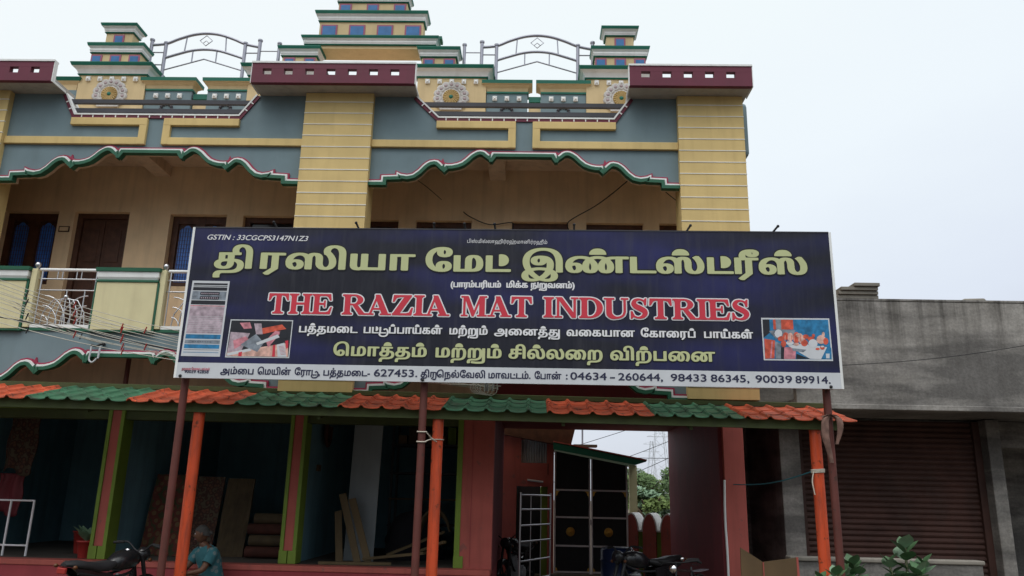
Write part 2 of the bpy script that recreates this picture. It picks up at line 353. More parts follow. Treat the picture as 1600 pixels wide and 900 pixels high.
def copy_tree(o, parent=None):
    c = o.copy(); COL.objects.link(c)
    if parent is not None: c.parent = parent
    for ch in o.children: copy_tree(ch, c)
    return c
def offset(poly, d):
    n = len(poly); o = []
    for i in range(n):
        a, b, c = poly[max(i-1, 0)], poly[i], poly[min(i+1, n-1)]
        def nrm(p, q):
            x, z = q[0]-p[0], q[1]-p[1]; l = math.hypot(x, z) or 1; return (z/l, -x/l)
        n1 = nrm(a, b) if i else nrm(b, c); n2 = nrm(b, c) if i < n-1 else n1
        m = (n1[0]+n2[0], n1[1]+n2[1]); l2 = m[0]**2+m[1]**2
        k = min(2/l2, 1.45/math.sqrt(l2)) if l2 > 1e-6 else 0
        o.append((b[0]+m[0]*k*d, b[1]+m[1]*k*d))
    return o

# ================================================================== SETTING
g = MB(); N_ = 24
xs = [-400, -120, -40, -16, -8, 0, 8, 16, 40, 120, 400]; ys = [-60, -10, 2, 6, 10, 14, 20, 30, 60, 140, 500]
g.add([(x, y, 0) for y in ys for x in xs], [(j*11+i, j*11+i+1, (j+1)*11+i+1, (j+1)*11+i) for j in range(10) for i in range(10)])
tag(g.build('ground', 'earth'), kind='structure')
tag(MB().add([(-300, -7, .006), (300, -7, .006), (300, 5.5, .006), (-300, 5.5, .006)], [(0, 1, 2, 3)]).build('road', 'asphalt'), kind='structure')

# ================================================================== SHOP BUILDING
SB = thing('shop_building', 'two-storey yellow and grey shop building with scalloped arches and roof towers', 'building', (-2.6, 12, 0))
YF = 11.0; YP = 10.89; FLAT_U, FLAT_L = 6.697, 3.555
LOWER_HALF = None
HALF = [(0, -.483), (.165, -.481), (.168, -.40), (.395, -.39), (.398, -.333), (.49, -.372), (.58, -.386), (.65, -.37), (.72, -.315), (.80, -.225), (.85, -.185), (.90, -.155),
        (.985, -.138), (1.05, -.15), (1.09, -.172), (1.112, -.128), (1.135, -.197), (1.19, -.208), (1.25, -.206), (1.32, -.19), (1.38, -.165), (1.44, -.115), (1.51, -.045), (1.57, -.005), (1.62, .02), (1.677, .03),
        (1.73, .022), (1.78, .0), (1.815, -.03), (1.83, -.004)]
HALF2 = [p for p in HALF if not 1.08 < p[0] < 1.14 and p[0] < 1.81]
i_ = [k for k, p in enumerate(HALF2) if p[0] > 1.14][0]
HALF2[i_:i_] = [(1.085, -.178), (1.11, -.20), (1.126, -.222), (1.136, -.20)]
HALF2 += [(1.81, -.03), (1.826, -.05), (1.836, -.004)]
def arch(xl, xr, flat, spike=True):
    w = xr-xl; k = w/4.68
    left = [(xl+x*k, flat+z) for x, z in (HALF if spike else HALF2)]; right = [(xr-x*k, flat+z) for x, z in (HALF if spike else HALF2)][::-1]
    return left+right
def arch_trim(prof, prof2, parent, xl, xr, flat, y=YF, depth=.1):
    o1 = offset(prof, .0); o1b = offset(prof, .034); o2 = offset(prof2, .026); o3 = offset(prof2, .060); o3b = offset(prof2, .058); o4 = offset(prof2, .108); o5 = offset(prof2, .098); o0 = offset(prof2, .05)
    m = MB()
    m.strip(o1, o1b, y-.03, y+.05, 0); m.strip(o2, o3, y-.05, y+.06, 1); m.strip(o3b, o4, y-.075, y+.03, 2); m.strip(o0, o5, y+.031, y+depth, 3)
    k = (xr-xl)/4.68
    for s, x0 in ((1, xl), (-1, xr)):      # drop at every cusp
        for px, z0, z1 in ((1.128, -.24, -.335), (1.828, -.07, -.185)):
            a = x0+s*(px-.034)*k; b = x0+s*(px+.012)*k; c = x0+s*(px+.03)*k
            m.prism([(a, flat+z0-.05), (b, flat+z0), (b, flat+z1-.018), (b-s*.012, flat+z1-.02)], y-.079, y+.02, 2)
    m.build('arch_trim', ['crimson_paint', 'white_paint', 'leaf_green_paint', 'soffit_paint'], parent)
PX = [(-9.24, -8.19), (-3.545, -2.50), (2.145, 3.125)]     # the three banded pillars
BAYS = [(-8.19, -3.545), (-2.50, 2.145)]
GAP = {0: (-7.365, -7.175, -4.585, -4.335), 1: (-1.86, -1.50, 1.195, 1.445)}
# pillars
for x0, x1 in PX:
    m = MB().box(x0, x1, YP, YF+.3, 3.0, 7.598, 0)
    z = 7.446
    while z > 3.05:
        m.box(x0-.003, x1+.003, YP-.006, YP+.02, z-.007, z+.007, 1); z -= .186
    m.build('pillar', ['yellow_paint', 'joint_white'], SB)
# upper grey frieze with arches
for b, (xl, xr) in enumerate(BAYS):
    a0, a1, a2, a3 = GAP[b]; prof = arch(xl, xr, FLAT_U)
    poly = [(x, z-.055) for x, z in prof]+[(xr, 7.6), (a3, 7.6), (a2, 7.208), (a1, 7.208), (a0, 7.6), (xl, 7.6)]
    fr = MB().prism(poly, YF, YF+.1).build('frieze', 'grey_paint', SB)
    arch_trim(prof, arch(xl, xr, FLAT_U, False), fr, xl, xr, FLAT_U)
    # tilted-square fret mouldings
    cx = (xl+xr)/2; t = YF-.05
    for sgn, xe, xt in ((-1, xl, a1-.02), (1, xr, a2+.02)):
        def X(d): return cx+sgn*d
        inner = .125; m = MB()
        lo, hi = sorted((xe, X(.13))); m.box(lo, hi, t, YF+.02, 6.739, 6.859)
        lo, hi = sorted((X(.13), X(.24))); m.box(lo-.003, hi+.003, t-.0025, YF+.02, 6.7415, 7.1775)
        lo, hi = sorted((X(.13), xt)); m.box(lo, hi, t-.005, YF+.02, 7.06, 7.18)
        m.build('fret_moulding', 'yellow_paint', fr, bevel=.008)
    # coping along the roof gap
    path = [(a0, 7.598), (a1, 7.24), (a2, 7.24), (a3, 7.598)]
    m = MB(); top = offset(path, -.024); mid = offset(path, 0); bot = offset(path, .05)
    m.strip(top, mid, YF-.03, YF+.22, 0); m.strip(mid, bot, YF-.02, YF+.2, 1)
    x = a1+.12
    while x < a2-.05: m.box(x-.008, x+.008, YF-.026, YF, 7.199, 7.241, 0); x += .178
    for (p, q) in ((path[0], path[1]), (path[3], path[2])):
        for f in (.35, .68):
            c = (p[0]+(q[0]-p[0])*f, p[1]+(q[1]-p[1])*f); d = Vector((q[0]-p[0], q[1]-p[1])).normalized()*.009; nn = Vector((-d.y, d.x)).normalized()*.022
            if nn.y > 0: nn = -nn
            pp = [(c[0]-d.x, c[1]-d.y), (c[0]+d.x, c[1]+d.y), (c[0]+d.x+2*nn.x, c[1]+d.y+2*nn.y), (c[0]-d.x+2*nn.x, c[1]-d.y+2*nn.y)]
            m.prism(pp, YF-.026, YF, 0)
    m.build('coping', ['white_paint', 'maroon_paint'], SB)
    for zc in (7.512, 7.358):
        fx = (zc-7.24)/.358
        bx('roof_rail', 'dark_bar', SB, a1+(a0-a1)*fx-.0, a2+(a3-a2)*fx+.0, YF+.05, YF+.11, zc-.033, zc+.033)
    # lower frieze under the balcony
    prof = arch(xl, xr, FLAT_L)
    poly = [(x, z-.055) for x, z in prof]+[(xr, 3.815), (xl, 3.815)]
    fr = MB().prism(poly, YF, YF+.1).build('balcony_frieze', 'grey_paint', SB); arch_trim(prof, arch(xl, xr, FLAT_L, False), fr, xl, xr, FLAT_L)
    bx('frieze_cap', 'leaf_green_paint', SB, xl, xr, YF-.02, YF+.16, 3.8175, 3.86)
# hoods
def hood(x0, x1, holes, ends):
    m = MB(); ya, yb = 10.58, 10.66; zb, zt = 7.60, 7.925; hz0, hz1 = 7.735, 7.835; hw = .067
    m.box(x0, x1, ya, yb, zb, hz0, 0); m.box(x0, x1, ya, yb, hz1, zt, 0)
    e = [x0]+[v for h in holes for v in (h-hw, h+hw)]+[x1]
    for i in range(0, len(e), 2): m.box(e[i], e[i+1], ya+.001, yb-.001, hz0-.001, hz1+.001, 0)
    m.box(x0-.01, x1+.01, ya-.012, yb+.02, zt, zt+.03, 1)
    m.box(x0+.01, x1-.01, yb-.002, YF+.22, zb+.004, zb+.09, 2)
    for xe in ends:
        d = -1 if xe == x0 else 1; lo, hi = sorted((xe, xe+d*.012))
        m.box(lo, hi, ya+.003, yb+.005, zb-.006, zt-.001, 1); m.box(lo, hi, yb+.006, YF-.04, zb-.006, zb+.03, 1)
    m.build('hood', ['maroon_paint', 'white_paint', 'cement_soffit'], SB)
def hx(px, py=112): return at(px, py, 10.58).x
hood(-10.4, -7.37, [hx(21)-.3*i for i in range(7)][::-1]+[hx(54)], [-7.37])
hood(-4.31, -1.83, [hx(417+33.3*i) for i in range(7)], [-4.31, -1.83])
hood(1.385, 3.2, [hx(1009+33.2*i) for i in range(5)], [1.385, 3.2])
bx('pillar', 'yellow_paint', SB, -10.4, -9.245, YF+.02, YF+.3, 3.0, 7.598)
# roof, floor, side walls, rear mass
bx('roof_slab', 'soffit_paint', SB, -10.4, 3.1, YF+.102, 16.4, 6.95, 7.12)
bx('balcony_slab', 'soffit_paint', SB, -10.4, 3.1, YF+.102, 12.298, 3.62, 3.86)
bx('side_wall', 'grey_paint', SB, 3.102, 3.315, 11.3, 11.75, 6.82, 7.72, bevel=.06)
m = MB().box(2.95, 3.1, 12.502, 16.4, 3.01, 6.948); m.box(-10.4, 2.948, 16.25, 16.4, 3.01, 6.948); m.box(-10.4, -10.25, 11.22, 16.248, 3.9, 6.948)
m.build('rear_wall', 'tan_paint', SB)
for x in (-6.45, -.76): bx('ceiling_beam', 'soffit_paint', SB, x, x+.27, YF+.103, 12.298, 6.77, 6.9515)
# corridor wall with openings
OPS = [(-8.925, -7.995, 6.12, 'win'), (-7.72, -6.79, 6.125, 'door'), (-6.095, -5.14, 6.10, 'win'), (-4.86, -3.97, 6.09, 'dark'),
       (-2.95, -2.255, 6.05, 'door'), (-1.967, -1.041, 6.048, 'door'), (-.373, .558, 6.048, 'dark'), (.853, 1.789, 6.042, 'door'), (2.051, 2.7, 6.046, 'door')]
m = MB(); ZT, ZB = 6.949, 3.862; y0, y1 = 12.3, 12.5
e = [-10.4]+[v for o in OPS for v in o[:2]]+[2.949]
for i in range(0, len(e), 2): m.box(e[i], e[i+1], y0, y1, ZB, ZT)
for a, b, zt, k in OPS:
    m.box(a-.001, b+.001, y0, y1, zt, ZT)
    if k == 'win': m.box(a-.001, b+.001, y0, y1, ZB, 4.85)
m.build('corridor_wall', 'tan_paint', SB)
def arched_pane(x0, x1, z0, z1):
    c = (x0+x1)/2; w = x1-x0
    return [(x0, z0), (x1, z0), (x1, z1-.09), (x1-.12*w, z1-.05), (x1-.22*w, z1-.05), (c+.1*w, z1-.005), (c, z1), (c-.1*w, z1-.005), (x0+.22*w, z1-.05), (x0+.12*w, z1-.05), (x0, z1-.09)]
for a, b, zt, k in OPS:
    c = (a+b)/2
    if k == 'win':
        fm = MB()
        for lo, hi in ((a, a+.1), (c-.08, c+.08), (b-.1, b)): fm.box(lo, hi, 12.42, 12.48, 4.85, zt-.001)
        for lo, hi in ((a+.1, c-.08), (c+.08, b-.1)): fm.box(lo, hi, 12.425, 12.475, zt-.13, zt-.001); fm.box(lo, hi, 12.425, 12.475, 4.85, 4.95)
        f = fm.build('window', 'dark_wood', SB)
        for j, (lo, hi) in enumerate(((a+.1, c-.08), (c+.08, b-.1))):
            pm = MB().prism(arched_pane(lo+.025, hi-.025, 4.96, zt-.15), 12.45, 12.46, 0)
            pm.box(lo, hi, 12.462, 12.47, 4.95, zt-.13, 1)
            n = 7
            for q in range(1, n): pm.box(lo+(hi-lo)*q/n-.002, lo+(hi-lo)*q/n+.002, 12.44, 12.449, 4.96, zt-.2, 1)
            q = 5.05
            while q < zt-.2: pm.box(lo+.02, hi-.02, 12.437, 12.4395, q-.002, q+.002, 1); q += .07
            pm.build('pane', ['glass_blue', 'dark_wood'], f)
    else:
        fm = MB(); z0 = 3.863
        for lo, hi in ((a, a+.09), (b-.09, b)): fm.box(lo, hi, 12.40, 12.49, z0, zt-.001)
        fm.box(a+.09, b-.09, 12.402, 12.488, zt-.09, zt-.0015)
        d = fm.build('door', 'dark_wood', SB)
        if k == 'dark':
            lm = MB().box(a+.09, b-.09, 12.455, 12.47, z0, zt-.092, 0)
            lm.build('pane', 'dark_glass', d); bx('transom', 'dark_wood', d, a+.09, b-.09, 12.43, 12.452, zt-.4, zt-.35)
        else:
            for lo, hi in ((a+.092, c-.004), (c+.004, b-.092)):
                lm = MB().box(lo, hi, 12.44, 12.47, z0, zt-.092)
                for s0, s1 in ((.12, .62), (.78, 1.28), (1.42, 1.98)):
                    s1 = min(s1, zt-z0-.18)
                    if s1 > s0: lm.box(lo+.07, hi-.07, 12.428, 12.4405, z0+s0, z0+s1)
                lm.build('leaf', 'dark_wood', d, bevel=.006)
m = MB().box(-7.947, -7.767, 12.285, 12.298, 5.758, 5.857, 0); m.box(-7.93, -7.784, 12.281, 12.286, 5.775, 5.84, 1); m.build('name_plate', ['dark_wood', 'tan_paint'], SB)
# balcony: cream panels, steel railings
def panel(x0, x1):
    m = MB().box(x0, x1, 10.93, 11.09, 3.835, 4.545, 0)
    m.box(x0-.012, x1+.012, 10.915, 11.1, 4.545, 4.58, 2)
    m.rings(x0, x1, 10.93, 11.09, [(4.58, -.01, 1), (4.62, .01, 1), (4.70, .012, 2), (4.705, .03, 2), (4.758, .035, 2)])
    m.box(x0-.03, x0, 10.94, 11.08, 3.83, 4.545, 2); m.box(x1, x1+.03, 10.94, 11.08, 3.83, 4.545, 2); m.box(x0-.03, x1+.03, 10.935, 11.085, 3.805, 3.835, 2)
    m.build('balcony_panel', ['cream_paint', 'white_paint', 'leaf_green_paint'], SB, bevel=.005)
def railing(x0, x1):
    m = MB(); y = 11.02
    m.tube([(x0, y, 4.74), (x1, y, 4.74)], .024, 10, 1)
    m.tube([(x0, y, 4.60), (x1, y, 4.60)], .011); m.tube([(x0, y, 4.43), (x1, y, 4.43)], .011)
    c = (x0+x1)/2
    for f in (.04, .5, .8, .96): m.tube([(x0+(x1-x0)*f, y, 3.9), (x0+(x1-x0)*f, y, 4.43)], .010)
    for f in (.04, .96): m.tube([(x0+(x1-x0)*f, y, 4.43), (x0+(x1-x0)*f, y, 4.74)], .014)
    for f in (.30, .38, .62, .70): m.tube([(x0+(x1-x0)*f, y, 4.6), (x0+(x1-x0)*f, y, 4.73)], .008)
    for r_ in (.12, .24, .36):       # fan of half circles
        for cx in (x0+.12, x1-.12):
            s = 1 if cx < c else -1
            m.tube([(cx+s*r_*math.cos(t), y, 3.9+1.25*r_*math.sin(t)) for t in [i*math.pi/2/8 for i in range(9)]], .009, 6)
    for s in (-1, 1):
        for q in (.10, .2, .3): m.tube([(c, y, 4.36-.2*q), (c+s*q*.6, y, 4.28), (c+s*q, y, 4.1), (c+s*q*1.1, y, 3.9)], .009, 6)
    m.ball((c, y, 4.33), .035, 10)
    m.box(x0, x1, 10.98, 11.1, 3.862, 3.912, 1)
    m.build('railing', ['steel', 'white_paint'], SB)
def stub(x):
    m = MB().box(x-.042, x+.042, 10.955, 11.075, 3.862, 4.74, 0); m.build('baluster_post', 'cream_paint', SB, bevel=.006)
    MB().lathe([(.0, 4.74), (.022, 4.741), (.022, 4.77), (.036, 4.79), (.042, 4.815), (.03, 4.845), (0, 4.855)], (x, 11.015, 0), n=12).build('ball_finial', 'steel', SB)
xp = -8.17
for p0, p1 in ((-8.15, -7.41), (-6.36, -5.47), (-4.42, -3.6), (-2.45, -1.65), (-.65, .25), (1.25, 2.1)): panel(p0, p1)
for p0, p1 in ((-7.28, -6.39), (-5.36, -4.45), (-1.54, -.68), (.36, 1.22)): railing(p0, p1)
for x in (-7.33, -5.41, -1.59, .31): stub(x)

# ---- rear roof parapet, towers, steel arches
YB = 12.3
def cornice(m, x0, x1, y0, y1, z0, z1, o, g=1, w_=2):
    h = z1-z0
    m.rings(x0, x1, y0, y1, [(z0, .02, g), (z0+.1*h, .03, w_), (z0+.12*h, .018, w_), (z0+.32*h, .035, w_), (z0+.5*h, .4*o, w_), (z0+.62*h, .65*o, w_), (z0+.66*h, .68*o, w_), (z0+.68*h, .82*o, g), (z0+.72*h, .86*o, g), (z1-.015, o, g), (z1, o, g)])
def stud(x, z, parent, y=YB):
    m = MB().rings(x-.038, x+.038, y-.03, y, [(z-.04, 0, 0), (z+.04, 0, 0)])
    m.add([(x-.026, y-.031, z-.03), (x+.026, y-.031, z-.03), (x+.026, y-.031, z+.022), (x-.026, y-.031, z+.022), (x, y-.055, z-.008)], [(0, 1, 4), (1, 2, 4), (2, 3, 4), (3, 0, 4)], 0)
    m.build('stud', 'white_paint', parent)
def flower(x, z, parent, y=YB):
    m = MB()
    m.lathe([(0, y-.022), (.185, y-.022), (.195, y-.01), (.2, y)], (x, 0, z), 'y', 28, 0)
    n = 11
    for i in range(n):
        t = R(-32)+R(244)*i/(n-1); px, pz = x+.195*math.cos(t), z+.195*math.sin(t)
        m.lathe([(0, y-.026), (.028, y-.026), (.05, y-.036), (.062, y-.02), (.064, y)], (px, 0, pz), 'y', 14, 0)
        m.lathe([(0, y-.0345), (.022, y-.034), (.025, y-.026)], (px, 0, pz), 'y', 10, 1)
    for i in range(20):
        t = 2*math.pi*i/20; c, s_ = math.cos(t), math.sin(t)
        m.tube([(x+.03*c, y-.034, z+.03*s_), (x+.112*c, y-.03, z+.112*s_)], [.006, .017], 6, 2)
    m.lathe([(0, y-.027), (.118, y-.027), (.12, y-.02)], (x, 0, z), 'y', 24, 2); m.lathe([(0, y-.05), (.026, y-.045), (.032, y-.03)], (x, 0, z), 'y', 12, 3)
    m.prism([(x-.19, z-.12), (x-.15, z-.2), (x+.15, z-.2), (x+.19, z-.12), (x+.13, z-.155), (x-.13, z-.155)], y-.04, y, 0)
    m.v = [(x+(a-x)*1.22, b, z+(c-z)*1.22) for a, b, c in m.v]
    m.build('flower_relief', ['relief_white', 'lilac_grey', 'gold_paint', 'teal_green_paint'], parent)
def little_window(x, z0, z1, w, parent, y):
    m = MB().box(x-w/2, x+w/2, y-.014, y, z0, z1, 0)
    m.box(x-w/2+.028, x+w/2-.028, y-.018, y-.0135, z0, z1-.028, 1)
    m.build('window', ['print_pink' if 0 else 'lilac', 'window_blue'], parent)
mk('relief_white', (.56, .54, .52), .7, .12, dirt=.3)
mk('lilac_grey', (.40, .32, .33), .7, .1)
mk('lilac', (.33, .10, .17), .6, .1)
def pier(xc, w, name='parapet_pier'):
    m = MB().box(xc-w/2, xc+w/2, YB, YB+.26, 7.122, 8.685, 0); cornice(m, xc-w/2, xc+w/2, YB, YB+.26, 8.675, 8.878, .13)
    p = m.build(name, ['ochre_paint', 'teal_green_paint', 'white_paint'], SB)
    for i in range(5): stud(xc+(i-2)*w*.176, 8.60, p)
    flower(xc, 8.30, p); return p
def tower(xc):
    m = MB().box(xc-.44, xc+.44, YB+.02, YB+.26, 8.878, 9.115, 0); cornice(m, xc-.44, xc+.44, YB+.02, YB+.26, 9.115, 9.305, .075)
    m.box(xc-.24, xc+.24, YB+.03, YB+.25, 9.305, 9.53, 0); cornice(m, xc-.24, xc+.24, YB+.03, YB+.25, 9.53, 9.70, .09)
    t = m.build('tower', ['ochre_paint', 'teal_green_paint', 'white_paint'], SB)
    for d in (-.34, 0, .34): little_window(xc+d, 8.885, 9.09, .2, t, YB+.02)
    little_window(xc+.0, 9.31, 9.50, .19, t, YB+.03)
for xc in (-7.47, -4.45, -1.475, 1.46): pier(xc, 1.2)
for xc in (-7.49, 1.455): tower(xc)
# grey panels and notches between the piers
def low_panel(x0, x1, wing):
    m = MB().box(x0, x1, YB+.03, YB+.22, 7.122, 8.40, 0); m.box(x0-.002, x1+.02, YB+.01, YB+.24, 8.40, 8.43, 1)
    m.rings(x0, x1, YB+.03, YB+.22, [(8.43, .0, 2), (8.5, .01, 2), (8.54, .05, 2), (8.555, .055, 2), (8.56, .08, 1), (8.62, .085, 1), (8.625, .085, 1)])
    p = m.build('parapet_panel', ['grey_paint', 'teal_green_paint', 'ochre_paint'], SB)
    for i in range(3): stud((x0+x1)/2+(i-1)*.21, 8.30, p, YB+.03)
    c = (x0+x1)/2
    mm = MB()
    for i in range(7):
        t = math.pi*i/6; mm.lathe([(0, YB), (.02, YB+.0), (.03, YB+.028)], (c+.1*math.cos(t), 0, 8.0+.1*math.sin(t)+.04), 'y', 10, 0)
    mm.prism([(c-.17, 7.98), (c-.12, 7.93), (c+.12, 7.93), (c+.17, 7.98), (c+.08, 8.02), (c-.08, 8.02)], YB, YB+.029, 1)
    mm.build('crest_relief', ['dark_bar', 'white_paint'], p)
for a, b in ((-6.86, -6.04), (-5.76, -5.06), (-.865, -.155), (.075, .855)): low_panel(a, b, 0)
for a, b in ((-6.018, -5.762), (-.133, .073)):
    m = MB().box(a, b, YB+.1, YB+.2, 7.122, 8.26, 0); m.box(a, b, YB+.06, YB+.22, 8.26, 8.36, 1); m.box(a, b, YB+.08, YB+.1, 7.5, 8.16, 0)
    m.build('parapet_notch', ['ochre_paint', 'teal_green_paint'], SB)
m = MB().box(-10.4, -8.075, YB+.03, YB+.22, 7.122, 8.40, 0); m.rings(-10.4, -8.1, YB+.03, YB+.22, [(8.4, .0, 2), (8.5, .01, 2), (8.555, .055, 1), (8.62, .085, 1)]); m.build('parapet_panel', ['grey_paint', 'teal_green_paint', 'ochre_paint'], SB)
# the big gateway tower over the middle pillar
GX = -2.965
m = MB()
for s in (-1, 1):
    xc = GX+s*1.235; m.box(xc-.30, xc+.30, YB+.02, YB+.26, 8.878, 9.08, 0); cornice(m, xc-.30, xc+.30, YB+.02, YB+.26, 9.08, 9.265, .085)
m.box(GX-1.14, GX+1.14, YB+.035, YB+.42, 9.262, 9.345, 0)
cornice(m, GX-1.15, GX+1.15, YB+.03, YB+.27, 9.32, 9.49, .075); 
m.box(GX-1.17, GX+1.17, YB+.36, YB+.52, 9.345, 9.66, 0); m.box(GX-1.23, GX+1.23, YB+.34, YB+.54, 9.66, 9.72, 1)
m.box(GX-.93, GX+.93, YB+.03, YB+.26, 9.49, 9.79, 0); cornice(m, GX-.93, GX+.93, YB+.03, YB+.26, 9.79, 9.985, .085)
m.box(GX-.62, GX+.62, YB+.04, YB+.25, 9.985, 10.19, 0); cornice(m, GX-.62, GX+.62, YB+.04, YB+.25, 10.19, 10.35, .07)
m.box(GX-.34, GX+.34, YB+.05, YB+.24, 10.35, 10.6, 0); cornice(m, GX-.34, GX+.34, YB+.05, YB+.24, 10.6, 10.76, .07)
T = m.build('gateway_tower', ['ochre_paint', 'teal_green_paint', 'white_paint'], SB)
for s in (-1, 1):
    for d in (-.17, .19): little_window(GX+s*1.235+d, 8.885, 9.06, .2, T, YB+.02)
for d in (-.75, -.25, .25, .75): little_window(GX+d, 9.495, 9.73, .29, T, YB+.03)
for d in (-.49, 0, .49): little_window(GX+d, 9.99, 10.165, .22, T, YB+.04)
# steel arches
def steel_arch(xc, left_stub, right_stub):
    m = MB(); y = YB+.3; zb = 8.9; a, b = .73, .995
    def post(x, zt, r=.03): m.tube([(x, y, zb-.2), (x, y, zt)], r, 10); m.tube([(x, y, zt), (x, y, zt+.03)], r+.012, 10)
    def curve(z0, zp, x0, tail): 
        pts = []
        for i in range(25):
            u = -1+2*i/24; pts.append((xc+u*x0, y, z0+(zp-z0)*(math.cos(u*math.pi*.5*1.05)-.0)*1.0))
        return pts
    top = [(-b, 9.47), (-a, 9.50), (-.5, 9.60), (-.25, 9.685), (0, 9.715), (.25, 9.685), (.5, 9.60), (a, 9.50), (b, 9.44)]
    low = [(-a, 9.205), (-.5, 9.285), (-.25, 9.36), (0, 9.385), (.25, 9.36), (.5, 9.285), (a, 9.205)]
    m.tube(catmull([(xc+x, y, z) for x, z in top], 5), .026, 8); m.tube(catmull([(xc+x, y, z) for x, z in low], 5), .024, 8)
    m.tube([(xc-a, y, 8.96), (xc, y, 9.19), (xc+a, y, 8.96)], .013, 6)
    for x in (-a, a): post(xc+x, 9.5, .032)
    for x in (-b, b): post(xc+x, 9.56, .032)
    for s in (-1, 1):
        m.tube([(xc+s*a, y, 9.32), (xc+s*b, y, 9.32)], .012, 6); m.tube([(xc+s*a, y, 9.07), (xc+s*b, y, 9.07)], .012, 6)
        m.tube([(xc+s*.38, y, 9.325), (xc+s*.36, y, 9.645)], .012, 6); m.tube([(xc+s*.22, y, 9.12), (xc+s*.22, y, 9.365)], .012, 6)
    q = .105; cz = 9.565
    m.tube([(xc-q*1.1, y-.002, cz), (xc, y-.002, cz-q), (xc+q*1.1, y-.002, cz), (xc, y-.002, cz+q)], .009, 6, closed=True)
    m.tube([(xc-q*.5, y-.002, cz-.05), (xc, y-.002, cz), (xc+q*.5, y-.002, cz-.05)], .007, 6)
    for st in (left_stub, right_stub):
        if st:
            s = -1 if st < 0 else 1; post(xc+st, 9.5, .03); m.tube([(xc+st, y, 9.36), (xc+s*b, y, 9.36)], .010, 6)
    m.build('steel_arch', 'grey_steel', SB)
steel_arch(-6.035, 0, 1.355); steel_arch(.0, -1.31, 0)
# white lamp bracket on the roof
m = MB().tube([(-4.86, 11.3, 7.2), (-4.86, 11.3, 7.42)], .018, 8, 0); m.tube([(-4.86, 11.3, 7.42), (-4.90, 11.25, 7.5)], .022, 8, 1); m.build('lamp_pole', ['white_paint', 'dark_bar'], SB)

# ---- ground floor
bx('plinth', 'pink_dark_paint', SB, -10.4, -.552, 11.72, 16.2, .0, .56)
bx('plinth_edge', 'pink_paint', SB, -10.4, -.554, 11.70, 11.98, .5602, .635, bevel=.01)
m = MB()
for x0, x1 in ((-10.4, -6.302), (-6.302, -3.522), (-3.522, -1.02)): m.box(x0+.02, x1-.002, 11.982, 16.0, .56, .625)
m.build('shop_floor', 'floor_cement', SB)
bx('plinth_step', 'cement', SB, -10.4, -.6, 11.3, 11.718, 0, .3)
def pilaster(x0, x1):
    z0, z1 = .637, 2.80; m = MB()
    m.box(x0+.055, x1-.055, 11.97, 12.25, z0+.18, z1, 0)
    m.box(x0, x0+.055, 11.95, 12.25, z0, z1, 1); m.box(x1-.055, x1, 11.95, 12.25, z0, z1, 1)
    m.box(x0-.004, (x0+x1)/2-.006, 11.945, 12.2, z0+.001, z0+.18, 1); m.box((x0+x1)/2+.006, x1+.004, 11.945, 12.2, z0+.001, z0+.18, 1)
    m.build('pilaster', ['pink_paint', 'olive_green_paint'], SB, bevel=.005)
pilaster(-6.44, -6.19); pilaster(-3.635, -3.39); pilaster(-9.4, -9.15)
m = MB().box(-1.095, -1.015, 11.95, 12.25, .637, 2.80, 1); m.box(-1.099, -.96, 11.942, 12.2, .638, .80, 1); m.box(-1.015, -.552, 11.96, 12.25, 0, 2.80, 0); m.box(-.868, -.862, 11.957, 11.97, .64, 2.8, 2)
m.build('pilaster', ['pink_paint', 'olive_green_paint', 'pink_dark_paint'], SB)
m = MB().box(-10.4, -1.0, 11.94, 12.26, 2.80, 2.86, 0); m.box(-10.4, -1.0, 11.99, 12.2, 2.66, 2.80, 1); m.build('shop_header', ['olive_green_paint', 'canopy_beam'], SB)
bx('shop_fascia_wall', 'soffit_paint', SB, -10.4, -.57, 12.0, 12.2, 2.86, 3.618)
bx('passage_fascia_wall', 'rust_maroon_paint', SB, -.568, 3.14, 12.0, 12.2, 2.83, 3.618)
# shop interiors
for x in (-9.28, -6.31, -3.515): bx('partition_wall', 'shop_blue_paint', SB, x-.04, x+.04, 12.26, 16.0, .626, 3.0)
bx('back_wall', 'shop_blue_paint', SB, -10.4, -.75, 16.0, 16.2, .56, 3.0)
bx('partition_wall', 'shop_blue_paint', SB, -.86, -.75, 12.26, 16.0, .626, 3.0)
bx('shop_ceiling', 'cement_soffit', SB, -10.4, -.75, 12.202, 16.2, 3.002, 3.1)
bx('side_wall', 'pink_dark_paint', SB, -10.4, -10.3, 12.0, 16.2, .63, 3.0)
# passage through the building
bx('passage_wall', 'rust_maroon_paint', SB, -.74, -.556, 12.262, 16.4, 0, 3.0)
bx('passage_wall', 'rust_maroon_paint', SB, 2.79, 3.10, 12.022, 16.4, 0, 3.0)
bx('passage_pillar', 'pink_paint', SB, 2.84, 3.14, 11.92, 12.02, 0, 3.0, bevel=.006)
bx('passage_ceiling', 'rust_maroon_paint', SB, -.74, 3.1, 12.203, 16.4, 3.002, 3.1)
bx('passage_header', 'rust_maroon_paint', SB, -.552, 2.788, 12.0, 12.2, 2.76, 2.828)
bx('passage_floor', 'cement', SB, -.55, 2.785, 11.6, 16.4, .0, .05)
MB().tube(catmull([(2.83, 11.9, 1.95), (2.815, 11.9, 1.4), (2.825, 11.9, .9), (2.82, 11.9, .0)], 4), .017, 8).build('drain_pipe', 'white_paint', SB)
MB().tube([(-6.02, 11.5, 2.95), (-6.02, 11.5, 3.62)], .035, 10).build('down_pipe', 'brown_post', SB)

